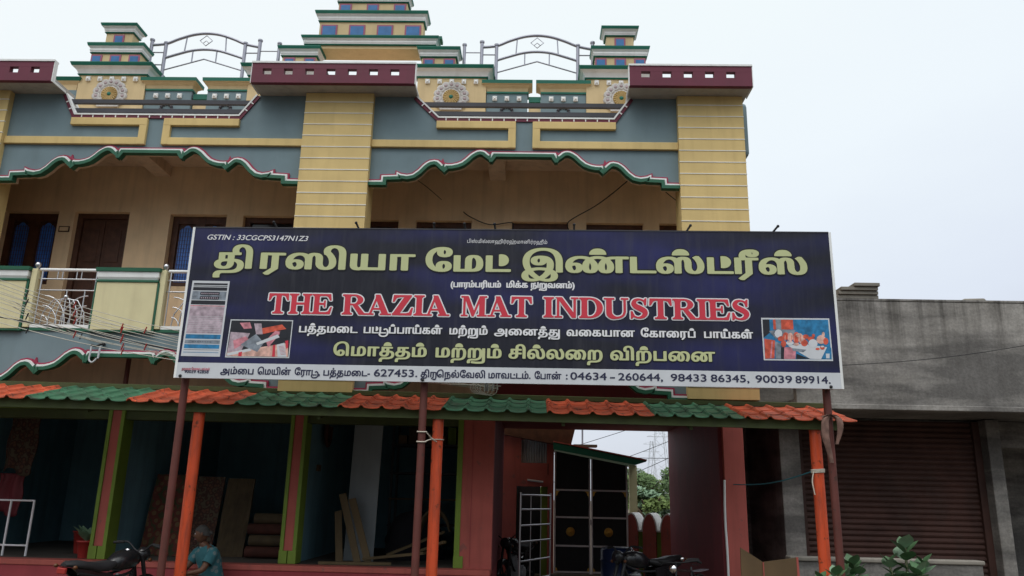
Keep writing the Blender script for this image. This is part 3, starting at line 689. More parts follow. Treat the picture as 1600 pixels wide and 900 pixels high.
# ================================================================== CANOPY
CN = thing('tiled_canopy', 'orange and green tiled canopy on orange posts along the shop fronts', 'canopy', (-1.5, 10.05, 0))
EB = [-9.0, -7.72, -6.43, -5.12, -3.74, -2.43, -1.13, .19, 1.52, 2.63, 4.0]
def sheet(x0, x1, m_):
    Y0, Y1 = 9.85, 10.93; nw = 5; P_ = (x1-x0)/nw; m = MB(); rows = []
    prof = []
    for i in range(nw):
        for k in range(16):
            t = k/16
            h = .031*math.sin(math.pi*t/.26)**.7 if t < .26 else -.010*math.sin(math.pi*(t-.26)/.74)
            prof.append((x0+(i+t)*P_, h))
    prof.append((x1, 0)); prof = [(x, h) for x, h in prof]
    yy = []
    for c in range(3):
        a = Y0+(Y1-Y0)*c/3; b = Y0+(Y1-Y0)*(c+1)/3; yy += [(a, 0), (b-(.004 if c < 2 else 0), -.012)]
    nx = len(prof); vs = []
    for lay in (0, 1):
        for y, d in yy:
            for x, h in prof:
                base = 2.735-.0085*(x+6.7)+(y-Y0)*.262
                vs.append((x+random.uniform(-.001, .001), y, base+h+d-(.012 if lay else 0)))
    fs = []; ny = len(yy)
    for lay in (0, 1):
        o = lay*nx*ny
        for j in range(ny-1):
            for i in range(nx-1): fs.append((o+j*nx+i, o+j*nx+i+1, o+(j+1)*nx+i+1, o+(j+1)*nx+i))
    o = nx*ny
    for i in range(nx-1): fs.append((i, i+1, o+i+1, o+i)); q = (ny-1)*nx; fs.append((q+i, q+i+1, o+q+i+1, o+q+i))
    for j in range(ny-1): fs.append((j*nx, (j+1)*nx, o+(j+1)*nx, o+j*nx)); q = nx-1; fs.append((j*nx+q, (j+1)*nx+q, o+(j+1)*nx+q, o+j*nx+q))
    m.add(vs, fs)
    # lapped joint marks: small clips
    ob = m.build('roof_sheet', m_, CN); ob['label'] = ('orange' if 'orange' in m_ else 'green')+' tile-profile roof sheet'
for i in range(len(EB)-1): sheet(EB[i]+.002, EB[i+1]-.002, 'orange_tile' if i % 2 else 'green_tile')
def zc(x, y): return 2.735-.0085*(x+6.7)+(y-9.85)*.262
for y in (9.98, 10.45, 10.86):
    m = MB(); m.hexa([(-9, y-.03, zc(-9, y)-.15), (3.85, y-.03, zc(3.85, y)-.15), (3.85, y+.03, zc(3.85, y)-.15), (-9, y+.03, zc(-9, y)-.15), (-9, y-.03, zc(-9, y)-.04), (3.85, y-.03, zc(3.85, y)-.04), (3.85, y+.03, zc(3.85, y)-.04), (-9, y+.03, zc(-9, y)-.04)])
    m.build('purlin', 'canopy_beam', CN)
for x in (-8.6, -7.1, -5.7, -4.245, -2.7, -1.18, .4, 2.0, 3.54):
    m = MB(); a, b = 10.02, 10.99
    m.hexa([(x-.02, a, zc(x, a)-.20), (x+.02, a, zc(x, a)-.20), (x+.02, b, zc(x, b)-.20), (x-.02, b, zc(x, b)-.20), (x-.02, a, zc(x, a)-.152), (x+.02, a, zc(x, a)-.152), (x+.02, b, zc(x, b)-.152), (x-.02, b, zc(x, b)-.152)])
    m.build('rafter', 'canopy_beam', CN)
m = MB(); y = 10.945
m.hexa([(-9, y-.05, zc(-9, y)-.02), (4.0, y-.05, zc(4.0, y)-.02), (4.0, y, zc(4.0, y)-.02), (-9, y, zc(-9, y)-.02), (-9, y-.05, zc(-9, y)+.038), (4.0, y-.05, zc(4.0, y)+.038), (4.0, y, zc(4.0, y)+.05), (-9, y, zc(-9, y)+.05)])
m.build('flashing', 'canopy_beam', CN)
for x in (-4.245, -1.18, 3.54):
    m = MB().tube([(x, 10.05, 0), (x, 10.05, 1.1), (x, 10.05, zc(x, 10.05)-.15)], .07, 16)
    m.tube([(x, 10.05, 1.0), (x, 10.05, 1.012)], .0715, 16); m.build('post', 'orange_post', CN)

# ================================================================== SIGNBOARD
SG = thing('signboard', 'long navy shop signboard with lime Tamil headline and red English name', 'signboard', (-.35, 9.7, 0))
YS = 9.6
from mathutils.geometry import interpolate_bezier, delaunay_2d_cdt
_gc = {}
def glyph(ch):
    "flat outline of one character from the built-in font"
    if ch in _gc: return _gc[ch]
    def raw(s):
        c = bpy.data.curves.new('t', 'FONT'); c.body = s
        o = bpy.data.objects.new('t', c); COL.objects.link(o)
        d = bpy.context.evaluated_depsgraph_get(); d.update()
        cu = o.to_curve(d); res = []
        for sp in cu.splines:
            bp = sp.bezier_points; n = len(bp); loop = []
            for i in range(n):
                a, b = bp[i], bp[(i+1) % n]
                straight = (a.handle_right-a.co).length < 1e-5 and (b.handle_left-b.co).length < 1e-5
                seg = [a.co] if straight else interpolate_bezier(a.co, a.handle_right, b.handle_left, b.co, 5)[:-1]
                for q in seg:
                    if not loop or (abs(q[0]-loop[-1][0])+abs(q[1]-loop[-1][1])) > 1e-4: loop.append((q[0], q[1]))
            if len(loop) > 2: res.append(loop)
        o.to_curve_clear(); bpy.data.objects.remove(o); bpy.data.curves.remove(c); return res
    loops = raw(ch); parts = []
    if loops:
        pts = [Vector(p) for l in loops for p in l]; ed = []; k = 0
        for l in loops: ed += [(k+i, k+(i+1) % len(l)) for i in range(len(l))]; k += len(l)
        vv, _, ff = delaunay_2d_cdt(pts, ed, [], 0, 1e-5)[:3]
        def winding(p):
            w_ = 0
            for l in loops:
                for i in range(len(l)):
                    (x1, y1), (x2, y2) = l[i-1], l[i]; s_ = (x2-x1)*(p[1]-y1)-(p[0]-x1)*(y2-y1)
                    if y1 <= p[1] < y2 and s_ > 0: w_ += 1
                    elif y2 <= p[1] < y1 and s_ < 0: w_ -= 1
            return w_
        keep = [list(f) for f in ff if winding((sum(vv[i].x for i in f)/3, sum(vv[i].y for i in f)/3))]
        us = sorted({i for f in keep for i in f}); ix = {o: j for j, o in enumerate(us)}
        parts = [([(vv[i].x, vv[i].y) for i in us], [[ix[i] for i in f] for f in keep])]
    mx_ = lambda s: max(x for l in raw(s) for x, _ in l)
    if 'bar' not in _gc: _gc['bar'] = mx_('|')
    adv = mx_(ch+'|')-_gc['bar']
    _gc[ch] = ([p for v, _ in parts for p in v], parts, adv); return _gc[ch]
def half_disc(cx, cy, w, h, side=False):
    P = [(math.cos(math.pi*i/12), math.sin(math.pi*i/12)) for i in range(13)]
    v = [(cx+h*b, cy-w/2*a) for a, b in P] if side else [(cx+w/2*a, cy+h*b) for a, b in P]
    return v, [list(range(13))]
def ribbon(pts, wd):
    "brush stroke with a changing width"
    P = catmull([(x, y, 0) for x, y in pts], 5); n = len(P); v = []; k = len(wd)-1
    for i, p in enumerate(P):
        t = (P[min(i+1, n-1)]-P[max(i-1, 0)]).normalized(); u = i/(n-1)*k; j = min(int(u), k-1); w_ = (wd[j]+(wd[j+1]-wd[j])*(u-j))/2
        v += [(p.x-t.y*w_, p.y+t.x*w_), (p.x+t.y*w_, p.y-t.x*w_)]
    return v, [[2*i, 2*i+1, 2*i+3, 2*i+2] for i in range(n-1)]
PRE = {'ெ': 'ெ', 'ே': 'ே', 'ை': 'ை', 'ொ': 'ெ', 'ோ': 'ே'}
def shape(word, bold):
    "Tamil letters put in visual order: list of (verts, faces)"
    out = []; x = 0; i = 0; sp = .02
    def put(ch):
        nonlocal x
        _, ps, a = glyph(ch); out.extend([([(p+x, q) for p, q in v], f) for v, f in ps]); x += a+(sp if bold else 0)
    while i < len(word):
        c = word[i]; s = word[i+1] if i+1 < len(word) else ''
        if c == ' ': x += .32; i += 1; continue
        if s and s in 'ாிீுெேைொோ்':
            i += 2
            if s in PRE: put(PRE[s])
            x0 = x; put(c); v = glyph(c)[0]; xm = x0+max(p for p, _ in v); xn = x0+min(p for p, _ in v)
            if s in 'ாொோ': put('ா')
            elif s in 'ிீ': x -= (sp if bold else 0); put(s)
            elif s == '்':
                if c == 'ட': 
                    out.append(half_disc(xn+.36, .40, .40, .17, True) if bold else half_disc(xm-.14, .36, .13, .13))
                else: out.append(half_disc((xn+xm)/2+.02, .635, .36, .2) if bold else half_disc((xn+xm)/2, .68, .15, .14))
            elif s == 'ு':
                w_ = [.085, .085]
                if c in 'தற':
                    out.append(ribbon([(xn+.22, -.27), (xn+.5, -.3), (xm+.05, -.27), (xm+.10, -.12), (xm+.10, .2), (xm+.10, .55)], w_)); x += .16
                elif c == 'ர':
                    out.append(ribbon([(xm-.25, -.21), (xm-.02, -.25), (xm+.09, -.08), (xm+.10, .2), (xm+.1, .54)], w_)); x += .14
                else:
                    out.append(ribbon([(xn+.02, .04), (xn-.0, -.14), (xn+.22, -.27), (xm, -.24), (xm+.17, -.03), (xm+.15, .26), (xm-.02, .40), (xm-.18, .32)], w_)); x += .2
        else: put(c); i += 1
    return out
# bold slab-serif capitals (unit cap height) drawn as brush pieces
def rect(x0, x1, y0, y1): return [(x0, y0), (x1, y0), (x1, y1), (x0, y1)], [[0, 1, 2, 3]]
def poly(*p): return list(p), [list(range(len(p)))]
def stem(x0, x1, s=.10, top=True, bot=True):
    o = [rect(x0, x1, 0, 1)]
    if bot: o += [rect(x0-s, x1+s, 0, .075), poly((x0-s*.5, .07), (x1+s*.5, .07), (x1, .15), (x0, .15))]
    if top: o += [rect(x0-s, x1+s, .925, 1), poly((x0-s*.5, .93), (x0, .85), (x1, .85), (x1+s*.5, .93))]
    return o
def LAT(c):
    W_ = .23
    if c == 'T': return stem(.36, .36+W_, .13, top=False)+[rect(.02, .93, .9, 1), poly((.02, 1), (.0, .66), (.06, .66), (.16, .86), (.3, .91), (.3, 1)), poly((.93, 1), (.95, .66), (.89, .66), (.79, .86), (.65, .91), (.65, 1))], .97
    if c == 'H': return stem(.1, .1+W_)+stem(.72, .72+W_)+[rect(.3, .75, .46, .56)], 1.07
    if c == 'I': return stem(.1, .1+W_), .44
    if c == 'E': return stem(.1, .1+W_)+[rect(.3, .8, .9, 1), rect(.3, .85, 0, .1), rect(.3, .58, .46, .56), poly((.86, 1), (.9, .68), (.84, .68), (.74, .86), (.6, .92), (.6, 1)), poly((.86, 0), (.94, .36), (.88, .36), (.78, .15), (.6, .08), (.6, 0)), poly((.55, .51), (.57, .34), (.63, .34), (.63, .68), (.57, .68))], .95
    if c == 'A': return [poly((.37, 1), (.56, 1), (.97, 0), (.70, 0), (.42, .73)), poly((.40, 1), (.47, .86), (.20, 0), (.11, 0), (.37, .80)), rect(.25, .72, .26, .34), rect(.0, .32, 0, .075), rect(.6, 1.07, 0, .075)], 1.07
    if c == 'M': return [rect(.12, .21, 0, .96), poly((.05, 1), (.34, 1), (.64, .2), (.58, 0), (.52, 0), (.2, .86)), poly((.52, 0), (.60, 0), (.98, 1), (.88, 1)), rect(.86, 1.1, 0, 1), rect(.02, .32, 0, .075), rect(.76, 1.2, 0, .075), rect(.02, .3, .925, 1), rect(.9, 1.2, .925, 1)], 1.23
    if c == 'N': return [rect(.12, .21, 0, .96), poly((.04, 1), (.33, 1), (.92, .1), (.92, 0), (.76, 0), (.2, .86)), rect(.83, .92, 0, 1), rect(.02, .33, 0, .075), rect(.72, 1.03, .925, 1)], 1.06
    if c == 'Z': return [poly((.55, .93), (.84, .93), (.34, .07), (.05, .07)), rect(.08, .84, .9, 1), rect(.04, .86, 0, .1), poly((.08, 1), (.04, .66), (.10, .66), (.2, .86), (.4, .91), (.4, 1)), poly((.86, 0), (.92, .37), (.86, .37), (.76, .14), (.55, .08), (.55, 0))], .95
    def bowl(xo, x1, ya, yb, t, th):
        cy = (ya+yb)/2; ry = (yb-ya)/2; v = []; n = 14
        for i in range(n+1):
            a = -math.pi/2+math.pi*i/n; v += [(xo+(x1-xo)*math.cos(a), cy+ry*math.sin(a)), (xo+(x1-xo-t)*math.cos(a), cy+(ry-th)*math.sin(a))]
        return v, [[2*i, 2*i+2, 2*i+3, 2*i+1] for i in range(n)]
    if c == 'D': return stem(.1, .1+W_)+[rect(.3, .46, .92, 1), rect(.3, .46, 0, .08), bowl(.45, 1.0, 0, 1, .25, .08)], 1.04
    if c == 'R': return stem(.1, .1+W_)+[rect(.3, .5, .92, 1), rect(.3, .5, .46, .54), bowl(.48, .88, .46, 1, .23, .08), poly((.42, .5), (.62, .52), (.96, .075), (1.02, 0), (.74, 0))]+[rect(.74, 1.06, 0, .075)], 1.03
    if c == 'U': return [rect(.1, .1+W_, .3, 1), rect(.0, .44, .925, 1), rect(.84, .93, .3, 1), rect(.73, 1.04, .925, 1), ribbon([(.215, .34), (.24, .18), (.36, .07), (.53, .035), (.7, .07), (.83, .17), (.885, .34)], [.23, .24, .2, .1, .09, .09, .09])], 1.07
    if c == 'S': return [ribbon([(.67, .72), (.60, .88), (.42, .95), (.25, .89), (.19, .75), (.27, .61), (.46, .50), (.63, .38), (.66, .24), (.56, .10), (.38, .05), (.2, .12), (.11, .3)], [.07, .08, .08, .15, .2, .24, .25, .24, .2, .15, .08, .08, .07]), poly((.64, .66), (.71, .66), (.73, 1), (.67, 1), (.6, .85)), poly((.06, .36), (.13, .36), (.2, .14), (.12, 0), (.06, 0))], .84
def latin_serif(word):
    o = []; x = 0
    for c in word:
        ps, a = LAT(c); o += [([(p+x, q) for p, q in v], f) for v, f in ps]; x += a+.015
    return o
def sans(word, italic=0.):
    o = []; x = 0
    for c in word:
        if c == ' ': x += .27; continue
        _, ps, a = glyph(c); o.extend([([(p+x+italic*q, q) for p, q in v], f) for v, f in ps]); x += a
    return o
PXM = YS/FPX
def place(pieces, m, pxl, pyl, pxr, pyr, hpx, href, layers, yl=.004):
    """pieces fitted between two baseline points of the board. layers = [(material, dilate x px, dilate z px)] back to front"""
    A, B = at(pxl, pyl, YS), at(pxr, pyr, YS); ax = Vector((B.x-A.x, 0, B.z-A.z)); L_ = ax.length; ax.normalize(); up = Vector((-ax.z, 0, ax.x))
    xs = [p for v, _ in pieces for p, _ in v]; x0, x1 = min(xs), max(xs)
    ex = layers[0][1]*PXM; kx = (L_-2*ex)/(x1-x0); kz = hpx*PXM/href; y = YS-yl; j = 0
    for mi, (mt, dx, dz) in enumerate(layers):
        n = 1 if dx == 0 else 12
        offs = [(0, 0)]+([] if n == 1 else [(dx*PXM*math.cos(2*math.pi*q/n), dz*PXM*math.sin(2*math.pi*q/n)) for q in range(n)])
        for ox, oz in offs:
            for v, f in pieces:
                vs = []
                for p, q in v:
                    w_ = A+ax*(ex+(p-x0)*kx+ox)+up*(q*kz+oz); vs.append((w_.x, y, w_.z))
                m.add(vs, f, mt); y -= .000004
            y -= .00006
        y -= .0006
def text(jobs, mats, layers, kind, hpx, href, label=None):
    for wd, pxl, pyl, pxr, pyr in jobs:
        m = MB(); place(kind(wd), m, pxl, pyl, pxr, pyr, hpx, href, layers)
        o = m.build('lettering', mats, SG, recalc=False)
        if label: o['label'] = label
def line(words, x0, y0, x1, y1): return [(w_, a, y0+(y1-y0)*(a-x0)/(x1-x0), b, y0+(y1-y0)*(b-x0)/(x1-x0)) for w_, a, b in words]
bold = lambda w_: shape(w_, True)
plain = lambda w_: shape(w_, False)
DIG = set('0123456789.,-:() ')
def mixed(w_): return sans(w_) if all(c in DIG for c in w_) else shape(w_, False)

# panel
C = [at(268, 590, YS), at(1320, 608, YS), at(1297, 363, YS), at(305, 355, YS)]
bx0, bx1 = -4.435, 3.772; zl0, zr0, zl1, zr1 = 2.98, 2.992, 4.946, 4.99
def zb(x, f):   # f 0 bottom .. 1 top
    t = (x-bx0)/(bx1-bx0); return (zl0+(zr0-zl0)*t)*(1-f)+(zl1+(zr1-zl1)*t)*f
def bslab(m, xa, xb, fa, fb, y0, y1, mi): m.hexa([(xa, y0, zb(xa, fa)), (xb, y0, zb(xb, fa)), (xb, y1, zb(xb, fa)), (xa, y1, zb(xa, fa)), (xa, y0, zb(xa, fb)), (xb, y0, zb(xb, fb)), (xb, y1, zb(xb, fb)), (xa, y1, zb(xa, fb))], mi)
m = MB(); bslab(m, bx0+.03, bx1-.03, .098, .995, YS, YS+.03, 0); m.build('panel', 'banner_print', SG)
m = MB(); bslab(m, bx0+.002, bx1-.002, .0, .098, YS-.0015, YS+.03, 0); m.build('address_strip', 'print_grey', SG)
m = MB(); bslab(m, bx0, bx0+.03, .0, 1, YS-.004, YS+.035, 0); bslab(m, bx1-.03, bx1, .0, 1, YS-.004, YS+.035, 0); bslab(m, bx0+.031, bx1-.031, .9955, 1.003, YS-.005, YS+.035, 1)
m.build('frame', ['white_paint', 'dark_bar'], SG)
m = MB()
for f in (.03, .35, .66, .97): bslab(m, bx0+.03, bx1-.03, f-.008, f+.008, YS+.032, YS+.075, 0)
for i in range(9):
    x = bx0+.2+i*(bx1-bx0-.4)/8; m.box(x-.02, x+.02, YS+.076, YS+.11, 3.0, 4.93, 0)
m.build('back_frame', 'brown_post', SG)
for x in (-4.352, -1.342, 3.615):
    MB().lathe([(0, YS-.02), (.016, YS-.02), (.02, YS-.006), (0, YS-.004)], (x, 0, zb(x, .012)), 'y', 10).build('bolt', 'black_metal', SG)
    m = MB().tube([(x, 9.76, 0), (x, 9.76, 4.9)], .047, 14); m.box(x-.06, x+.06, 9.70, 9.716, 3.0, 3.06); m.build('post', 'brown_post', SG)
for px, tilt in ((432, -.3), (560, -.25), (678, 0), (727, -.1), (774, -.1), (897, 0), (1073, .35), (1208, .45)):
    p = at(px, 362, YS); z = zb(p.x, 1.0)
    m = MB().tube([(p.x-tilt*.02, YS+.02, z-.07), (p.x, YS+.01, z), (p.x+tilt*.12, YS-.02, z+.065)], .014, 8); m.ball((p.x+tilt*.13, YS-.025, z+.068), .02, 8)
    m.build('lamp_bracket', 'black_metal', SG)
O_ = 2.2
text([('GSTIN : 33CGCPS3147N1Z3', 324, 374.3, 481.5, 376.8)], ['ink_white'], [(0, .2, .15)], lambda w_: sans(w_, .22), 8.6, .69, 'small white italic tax number')
text([('பிஸ்மில்லாஹிர்ரஹ்மானிர்ரஹீம்', 730, 379.4, 855, 381.2)], ['ink_white'], [(0, 0, 0)], plain, 4.6, .55)
text([('தி', 332, 419, 395, 419.6), ('ரஸியா', 404, 419.6, 650, 422.6), ('மேட்', 662.5, 423.6, 800, 424.6), ('இண்டஸ்ட்ரீஸ்', 813, 425, 1264, 428.8)], ['ink_black', 'ink_lime'], [(0, 4.9, 2.9), (1, 3.1, .6)], bold, 26.5, .55, 'large lime Tamil headline word with black outline')
text([('(பாரம்பரியம்', 704, 448.6, 783, 449.3), ('மிக்க', 791, 449.3, 825, 449.6), ('நிறுவனம்)', 829, 449.7, 898, 450.4)], ['ink_white'], [(0, .7, .35)], lambda w_: shape(w_, False), 7.6, .55)
text(line([('THE', 416, 520), ('RAZIA', 532, 704), ('MAT', 718, 833), ('INDUSTRIES', 847, 1173)], 416, 489.8, 1173, 500.8), ['ink_white', 'ink_red'], [(0, 2.3, 2.0), (1, .35, .2)], latin_serif, 33.5, 1.0, 'red English word of the shop name with white outline')
text(line([('பத்தமடை', 466, 560), ('பட்டுப்பாய்கள்', 567, 692), ('மற்றும்', 701, 763), ('அனைத்து', 771, 876), ('வகையான', 884, 993), ('கோரைப்', 1000, 1088), ('பாய்கள்', 1099, 1178)], 466, 519, 1178, 529), ['ink_black', 'ink_white'], [(0, 1.8, 1.3), (1, .75, .3)], bold, 9.8, .55)
text(line([('மொத்தம்', 519, 668), ('மற்றும்', 679, 785), ('சில்லறை', 793, 943), ('விற்பனை', 952, 1119)], 519, 555.4, 1119, 565), ['ink_black', 'ink_lime'], [(0, 2.6, 2.0), (1, 1.25, .5)], bold, 14.6, .55)
text(line([('அம்பை', 344, 396), ('மெயின்', 402, 454), ('ரோடு,', 460, 500), ('பத்தமடை-', 505, 578), ('திருநெல்வேலி', 657, 758), ('மாவட்டம்.', 763, 829), ('போன்', 835, 877)], 344, 584, 1298, 599.4), ['ink_navy'], [(0, .45, .35)], plain, 8.0, .55)
text(line([('627453.', 584, 652), (':', 884, 887), ('04634', 891, 948), ('-', 953, 961), ('260644,', 966, 1036), ('98433', 1048, 1104), ('86345,', 1110.6, 1171), ('90039', 1180.6, 1238), ('89914.', 1243, 1298)], 344, 584, 1298, 599.4), ['ink_navy'], [(0, .35, .3)], sans, 11.0, .68)
text([('தரமான கோரை பாய்கள்', 284, 578, 328, 578.6)], ['print_pink'], [(0, .2, .2)], plain, 3.0, .55)
text([('90039 42858', 288, 582.6, 326, 583.4)], ['ink_navy'], [(0, .2, .2)], sans, 5.0, .68)

# printed pictures: flat colour fields on the banner
def quadpx(m, pts, mi, lay): 
    vs = [at(a, b, YS) for a, b in pts]; m.add([(v.x, YS-.003-lay*.0006, v.z) for v in vs], [list(range(len(pts)))], mi)
m = MB(); K = 5.295
def z8(*p): return [(270+a/K, 430+b/K) for a, b in p]
quadpx(m, z8((165, 45), (473, 50), (390, 675), (67, 668)), 0, 0)
def hband(f0, f1, mi, lay=1, a=.03, b=.97):
    TL, TR, BR, BL = (170, 52), (467, 57), (384, 668), (73, 661)
    def q(u, f): 
        l = (TL[0]+(BL[0]-TL[0])*f, TL[1]+(BL[1]-TL[1])*f); r = (TR[0]+(BR[0]-TR[0])*f, TR[1]+(BR[1]-TR[1])*f); return (l[0]+(r[0]-l[0])*u, l[1]+(r[1]-l[1])*u)
    quadpx(m, z8(q(a, f0), q(b, f0), q(b, f1), q(a, f1)), mi, lay)
for f0, f1, mi in ((.02, .045, 1), (.055, .065, 1), (.075, .12, 1), (.13, .245, 2), (.255, .31, 1), (.32, .335, 3), (.34, .46, 4), (.46, .70, 5), (.715, .775, 6), (.79, .84, 2), (.85, .905, 6), (.92, .925, 7), (.955, .962, 6)): hband(f0, f1, mi)
for f0, f1 in ((.14, .18), (.20, .24)): hband(f0, f1, 1, 2, .25, .78)
for f0 in (.152, .212):
    for q in range(9): hband(f0, f0+.016, 5, 3, .28+q*.055, .31+q*.055)
for q in range(14): hband(.345+q*.025, .348+q*.025, 5 if q < 5 else 0, 2, .05, .95)
for q in range(12): hband(.81, .82, 7, 2, .22+q*.045, .24+q*.045)
m.build('printed_picture', ['print_grey', 'print_dark', 'print_slate', 'print_pink', 'print_mauve', 'print_mauve', 'print_blue', 'print_dark'], SG, recalc=False)
m = MB()
quadpx(m, z8((480, 366), (997, 373), (963, 686), (432, 680)), 0, 0)
quadpx(m, z8((487, 374), (988, 381), (956, 678), (442, 671)), 1, 1)
for pts, mi in (([(480, 470), (640, 480), (560, 640), (450, 645)], 2), ([(500, 540), (605, 505), (640, 540), (510, 612)], 3), ([(555, 395), (640, 390), (655, 440), (590, 445)], 3), ([(450, 640), (956, 560), (952, 676), (443, 668)], 4),
               ([(450, 645), (640, 605), (650, 625), (452, 668)], 0), ([(560, 575), (690, 487), (755, 560), (700, 635)], 5), ([(500, 430), (660, 465), (655, 480), (498, 445)], 1), ([(740, 440), (905, 408), (940, 445), (745, 487)], 6), ([(675, 400), (735, 400), (745, 490), (690, 490)], 2),
               ([(770, 540), (850, 460), (900, 470), (790, 600)], 3), ([(690, 560), (870, 490), (885, 515), (700, 580)], 0), ([(830, 580), (850, 575), (845, 675), (822, 674)], 7), ([(930, 545), (956, 540), (955, 600), (940, 610)], 7), ([(545, 640), (575, 632), (570, 672), (543, 671)], 7), ([(885, 470), (940, 465), (950, 520), (890, 530)], 1), ([(862, 575), (925, 560), (940, 676), (868, 676)], 0)):
    m_l = 2+len(m.f)*.25; quadpx(m, z8(*pts), mi, m_l)
for q in range(7): quadpx(m, z8((876+q*3, 590+q*11), (920+q*3, 584+q*11), (921+q*3, 588+q*11), (877+q*3, 594+q*11)), 3, 7.4)
m.build('printed_picture', ['print_grey', 'print_dark', 'print_mauve', 'print_pink', 'print_peach', 'print_slate', 'print_orange', 'ink_red'], SG, recalc=False)
m = MB(); K = 7.5
def z9(*p): return [(1180+a/K, 480+b/K) for a, b in p]
quadpx(m, z9((68, 125), (866, 132), (912, 632), (100, 622)), 0, 0)
quadpx(m, z9((84, 143), (852, 148), (895, 612), (115, 608)), 1, 1)
L_ = 2
for pts, mi in (([(205, 145), (440, 147), (448, 262), (215, 262)], 2), ([(235, 145), (300, 145), (305, 262), (245, 262)], 3), ([(84, 143), (165, 145), (170, 300), (95, 360)], 4), ([(105, 370), (230, 390), (225, 600), (115, 605)], 2), ([(190, 400), (205, 400), (190, 600), (170, 600)], 7),
               ([(340, 470), (480, 470), (470, 608), (335, 608)], 7), ([(160, 280), (300, 260), (470, 270), (450, 330), (240, 370)], 3), ([(380, 450), (560, 430), (840, 470), (770, 612), (640, 605)], 0), ([(480, 545), (640, 605), (480, 608)], 4), ([(300, 470), (340, 470), (335, 608), (300, 608)], 4), ([(230, 400), (300, 430), (300, 605), (240, 605)], 3), ([(430, 480), (600, 500), (560, 530), (440, 510)], 5), ([(780, 600), (870, 460), (890, 480), (895, 612)], 1), ([(825, 545), (870, 545), (870, 600), (830, 600)], 0)):
    quadpx(m, z9(*pts), mi, L_); L_ += .25
def disc(cx, cy, rx, ry, mi):
    global L_
    quadpx(m, z9(*[(cx+rx*math.cos(2*math.pi*i/12), cy+ry*math.sin(2*math.pi*i/12)) for i in range(12)]), mi, L_); L_ += .05
for cx, cy, rx, ry, mi in ((270, 310, 45, 50, 0), (330, 430, 32, 40, 2), (300, 370, 38, 30, 2), (355, 340, 35, 45, 2), (410, 350, 34, 50, 6), (405, 420, 45, 25, 0), (480, 360, 38, 70, 2), (480, 435, 34, 18, 6), (545, 380, 36, 55, 6), (575, 420, 40, 40, 2), (510, 330, 40, 25, 6), (590, 345, 36, 25, 2), (650, 370, 40, 25, 2), (675, 425, 55, 50, 0), (680, 335, 18, 22, 2), (770, 380, 55, 52, 6), (795, 320, 18, 30, 6), (825, 400, 30, 40, 2), (730, 490, 26, 14, 2), (785, 475, 28, 25, 2), (785, 462, 20, 10, 0), (400, 408, 30, 8, 6)): disc(cx, cy, rx, ry, mi)
for i in range(10): quadpx(m, z9((345+i*26, 330), (352+i*26, 330), (352+i*26, 400), (345+i*26, 400)), 2 if i % 2 else 6, L_)
m.build('printed_picture', ['print_grey', 'print_blue', 'print_orange', 'print_slate', 'print_dark', 'print_slate', 'print_peach', 'print_pink'], SG, recalc=False)

# ================================================================== NEIGHBOUR: CONCRETE BUILDING
NB = thing('concrete_building', 'bare grey concrete single-storey building with a brown roller shutter', 'building', (6, 12.2, 0))
m = MB().box(3.985, 11.5, 11.98, 12.12, 3.02, 4.70, 0); m.box(3.98, 11.505, 11.972, 12.13, 4.70, 4.742, 0); m.box(3.98, 11.505, 11.94, 11.98, 3.02, 3.10, 0)
m.build('parapet', 'weathered_concrete', NB, bevel=.012)
bx('roof_slab', 'weathered_concrete', NB, 3.99, 11.49, 12.122, 18, 3.03, 3.18)
bx('side_wall', 'weathered_concrete', NB, 4.02, 4.31, 13.4, 18, 0, 3.028); bx('rear_wall', 'weathered_concrete', NB, 4.32, 11.49, 17.85, 17.998, 0, 3.028)
bx('pillar', 'weathered_concrete', NB, 4.0, 4.32, 13.0, 13.395, 0, 3.018, bevel=.012); bx('pillar', 'weathered_concrete', NB, 7.315, 7.525, 13.0, 13.6, 0, 3.018, bevel=.012); bx('pillar', 'weathered_concrete', NB, 10.9, 11.2, 13.0, 13.6, 0, 3.018, bevel=.012)
m = MB(); zs = []
for i in range(33):
    z = .1+i*.088; zs.append(z)
vs, fs = [], []
for z in zs:
    for k in range(6):
        t = k/6; vs.append((4.32, 13.28-.028*math.sin(math.pi*t), z+.088*t)); vs.append((7.314, 13.28-.028*math.sin(math.pi*t)+random.uniform(-.002, .002), z+.088*t))
for i in range(len(vs)//2-1): fs.append((2*i, 2*i+1, 2*i+3, 2*i+2))
m.add(vs, fs); sh = m.build('roller_shutter', 'shutter_paint', NB, recalc=False)
bx('guide_rail', 'shutter_paint', sh, 4.322, 4.43, 13.2, 13.33, 0, 2.99); bx('guide_rail', 'shutter_paint', sh, 7.205, 7.313, 13.2, 13.33, 0, 2.99)
bx('lintel', 'weathered_concrete', NB, 4.322, 10.9, 13.34, 13.5, 2.6, 3.017)
bx('plinth', 'cement', NB, 4.0, 11.4, 12.6, 17.8, 0, .1)
m = MB()
for i in range(1): m.box(7.53, 11.49, 16.5, 16.6, .1, 3.0)
m.build('front_wall', 'weathered_concrete', NB)
bx('alley_wall', 'weathered_concrete', NB, 3.12, 4.7, 13.2, 13.3, 3.185, 4.3); bx('alley_wall', 'weathered_concrete', NB, 3.12, 4.015, 15.0, 15.1, 0, 3.0); bx('alley_shade_slab', 'weathered_concrete', NB, 3.105, 3.988, 12.4, 17.9, 3.03, 3.18)  # slab over the alley is added to block top light and darken the gap
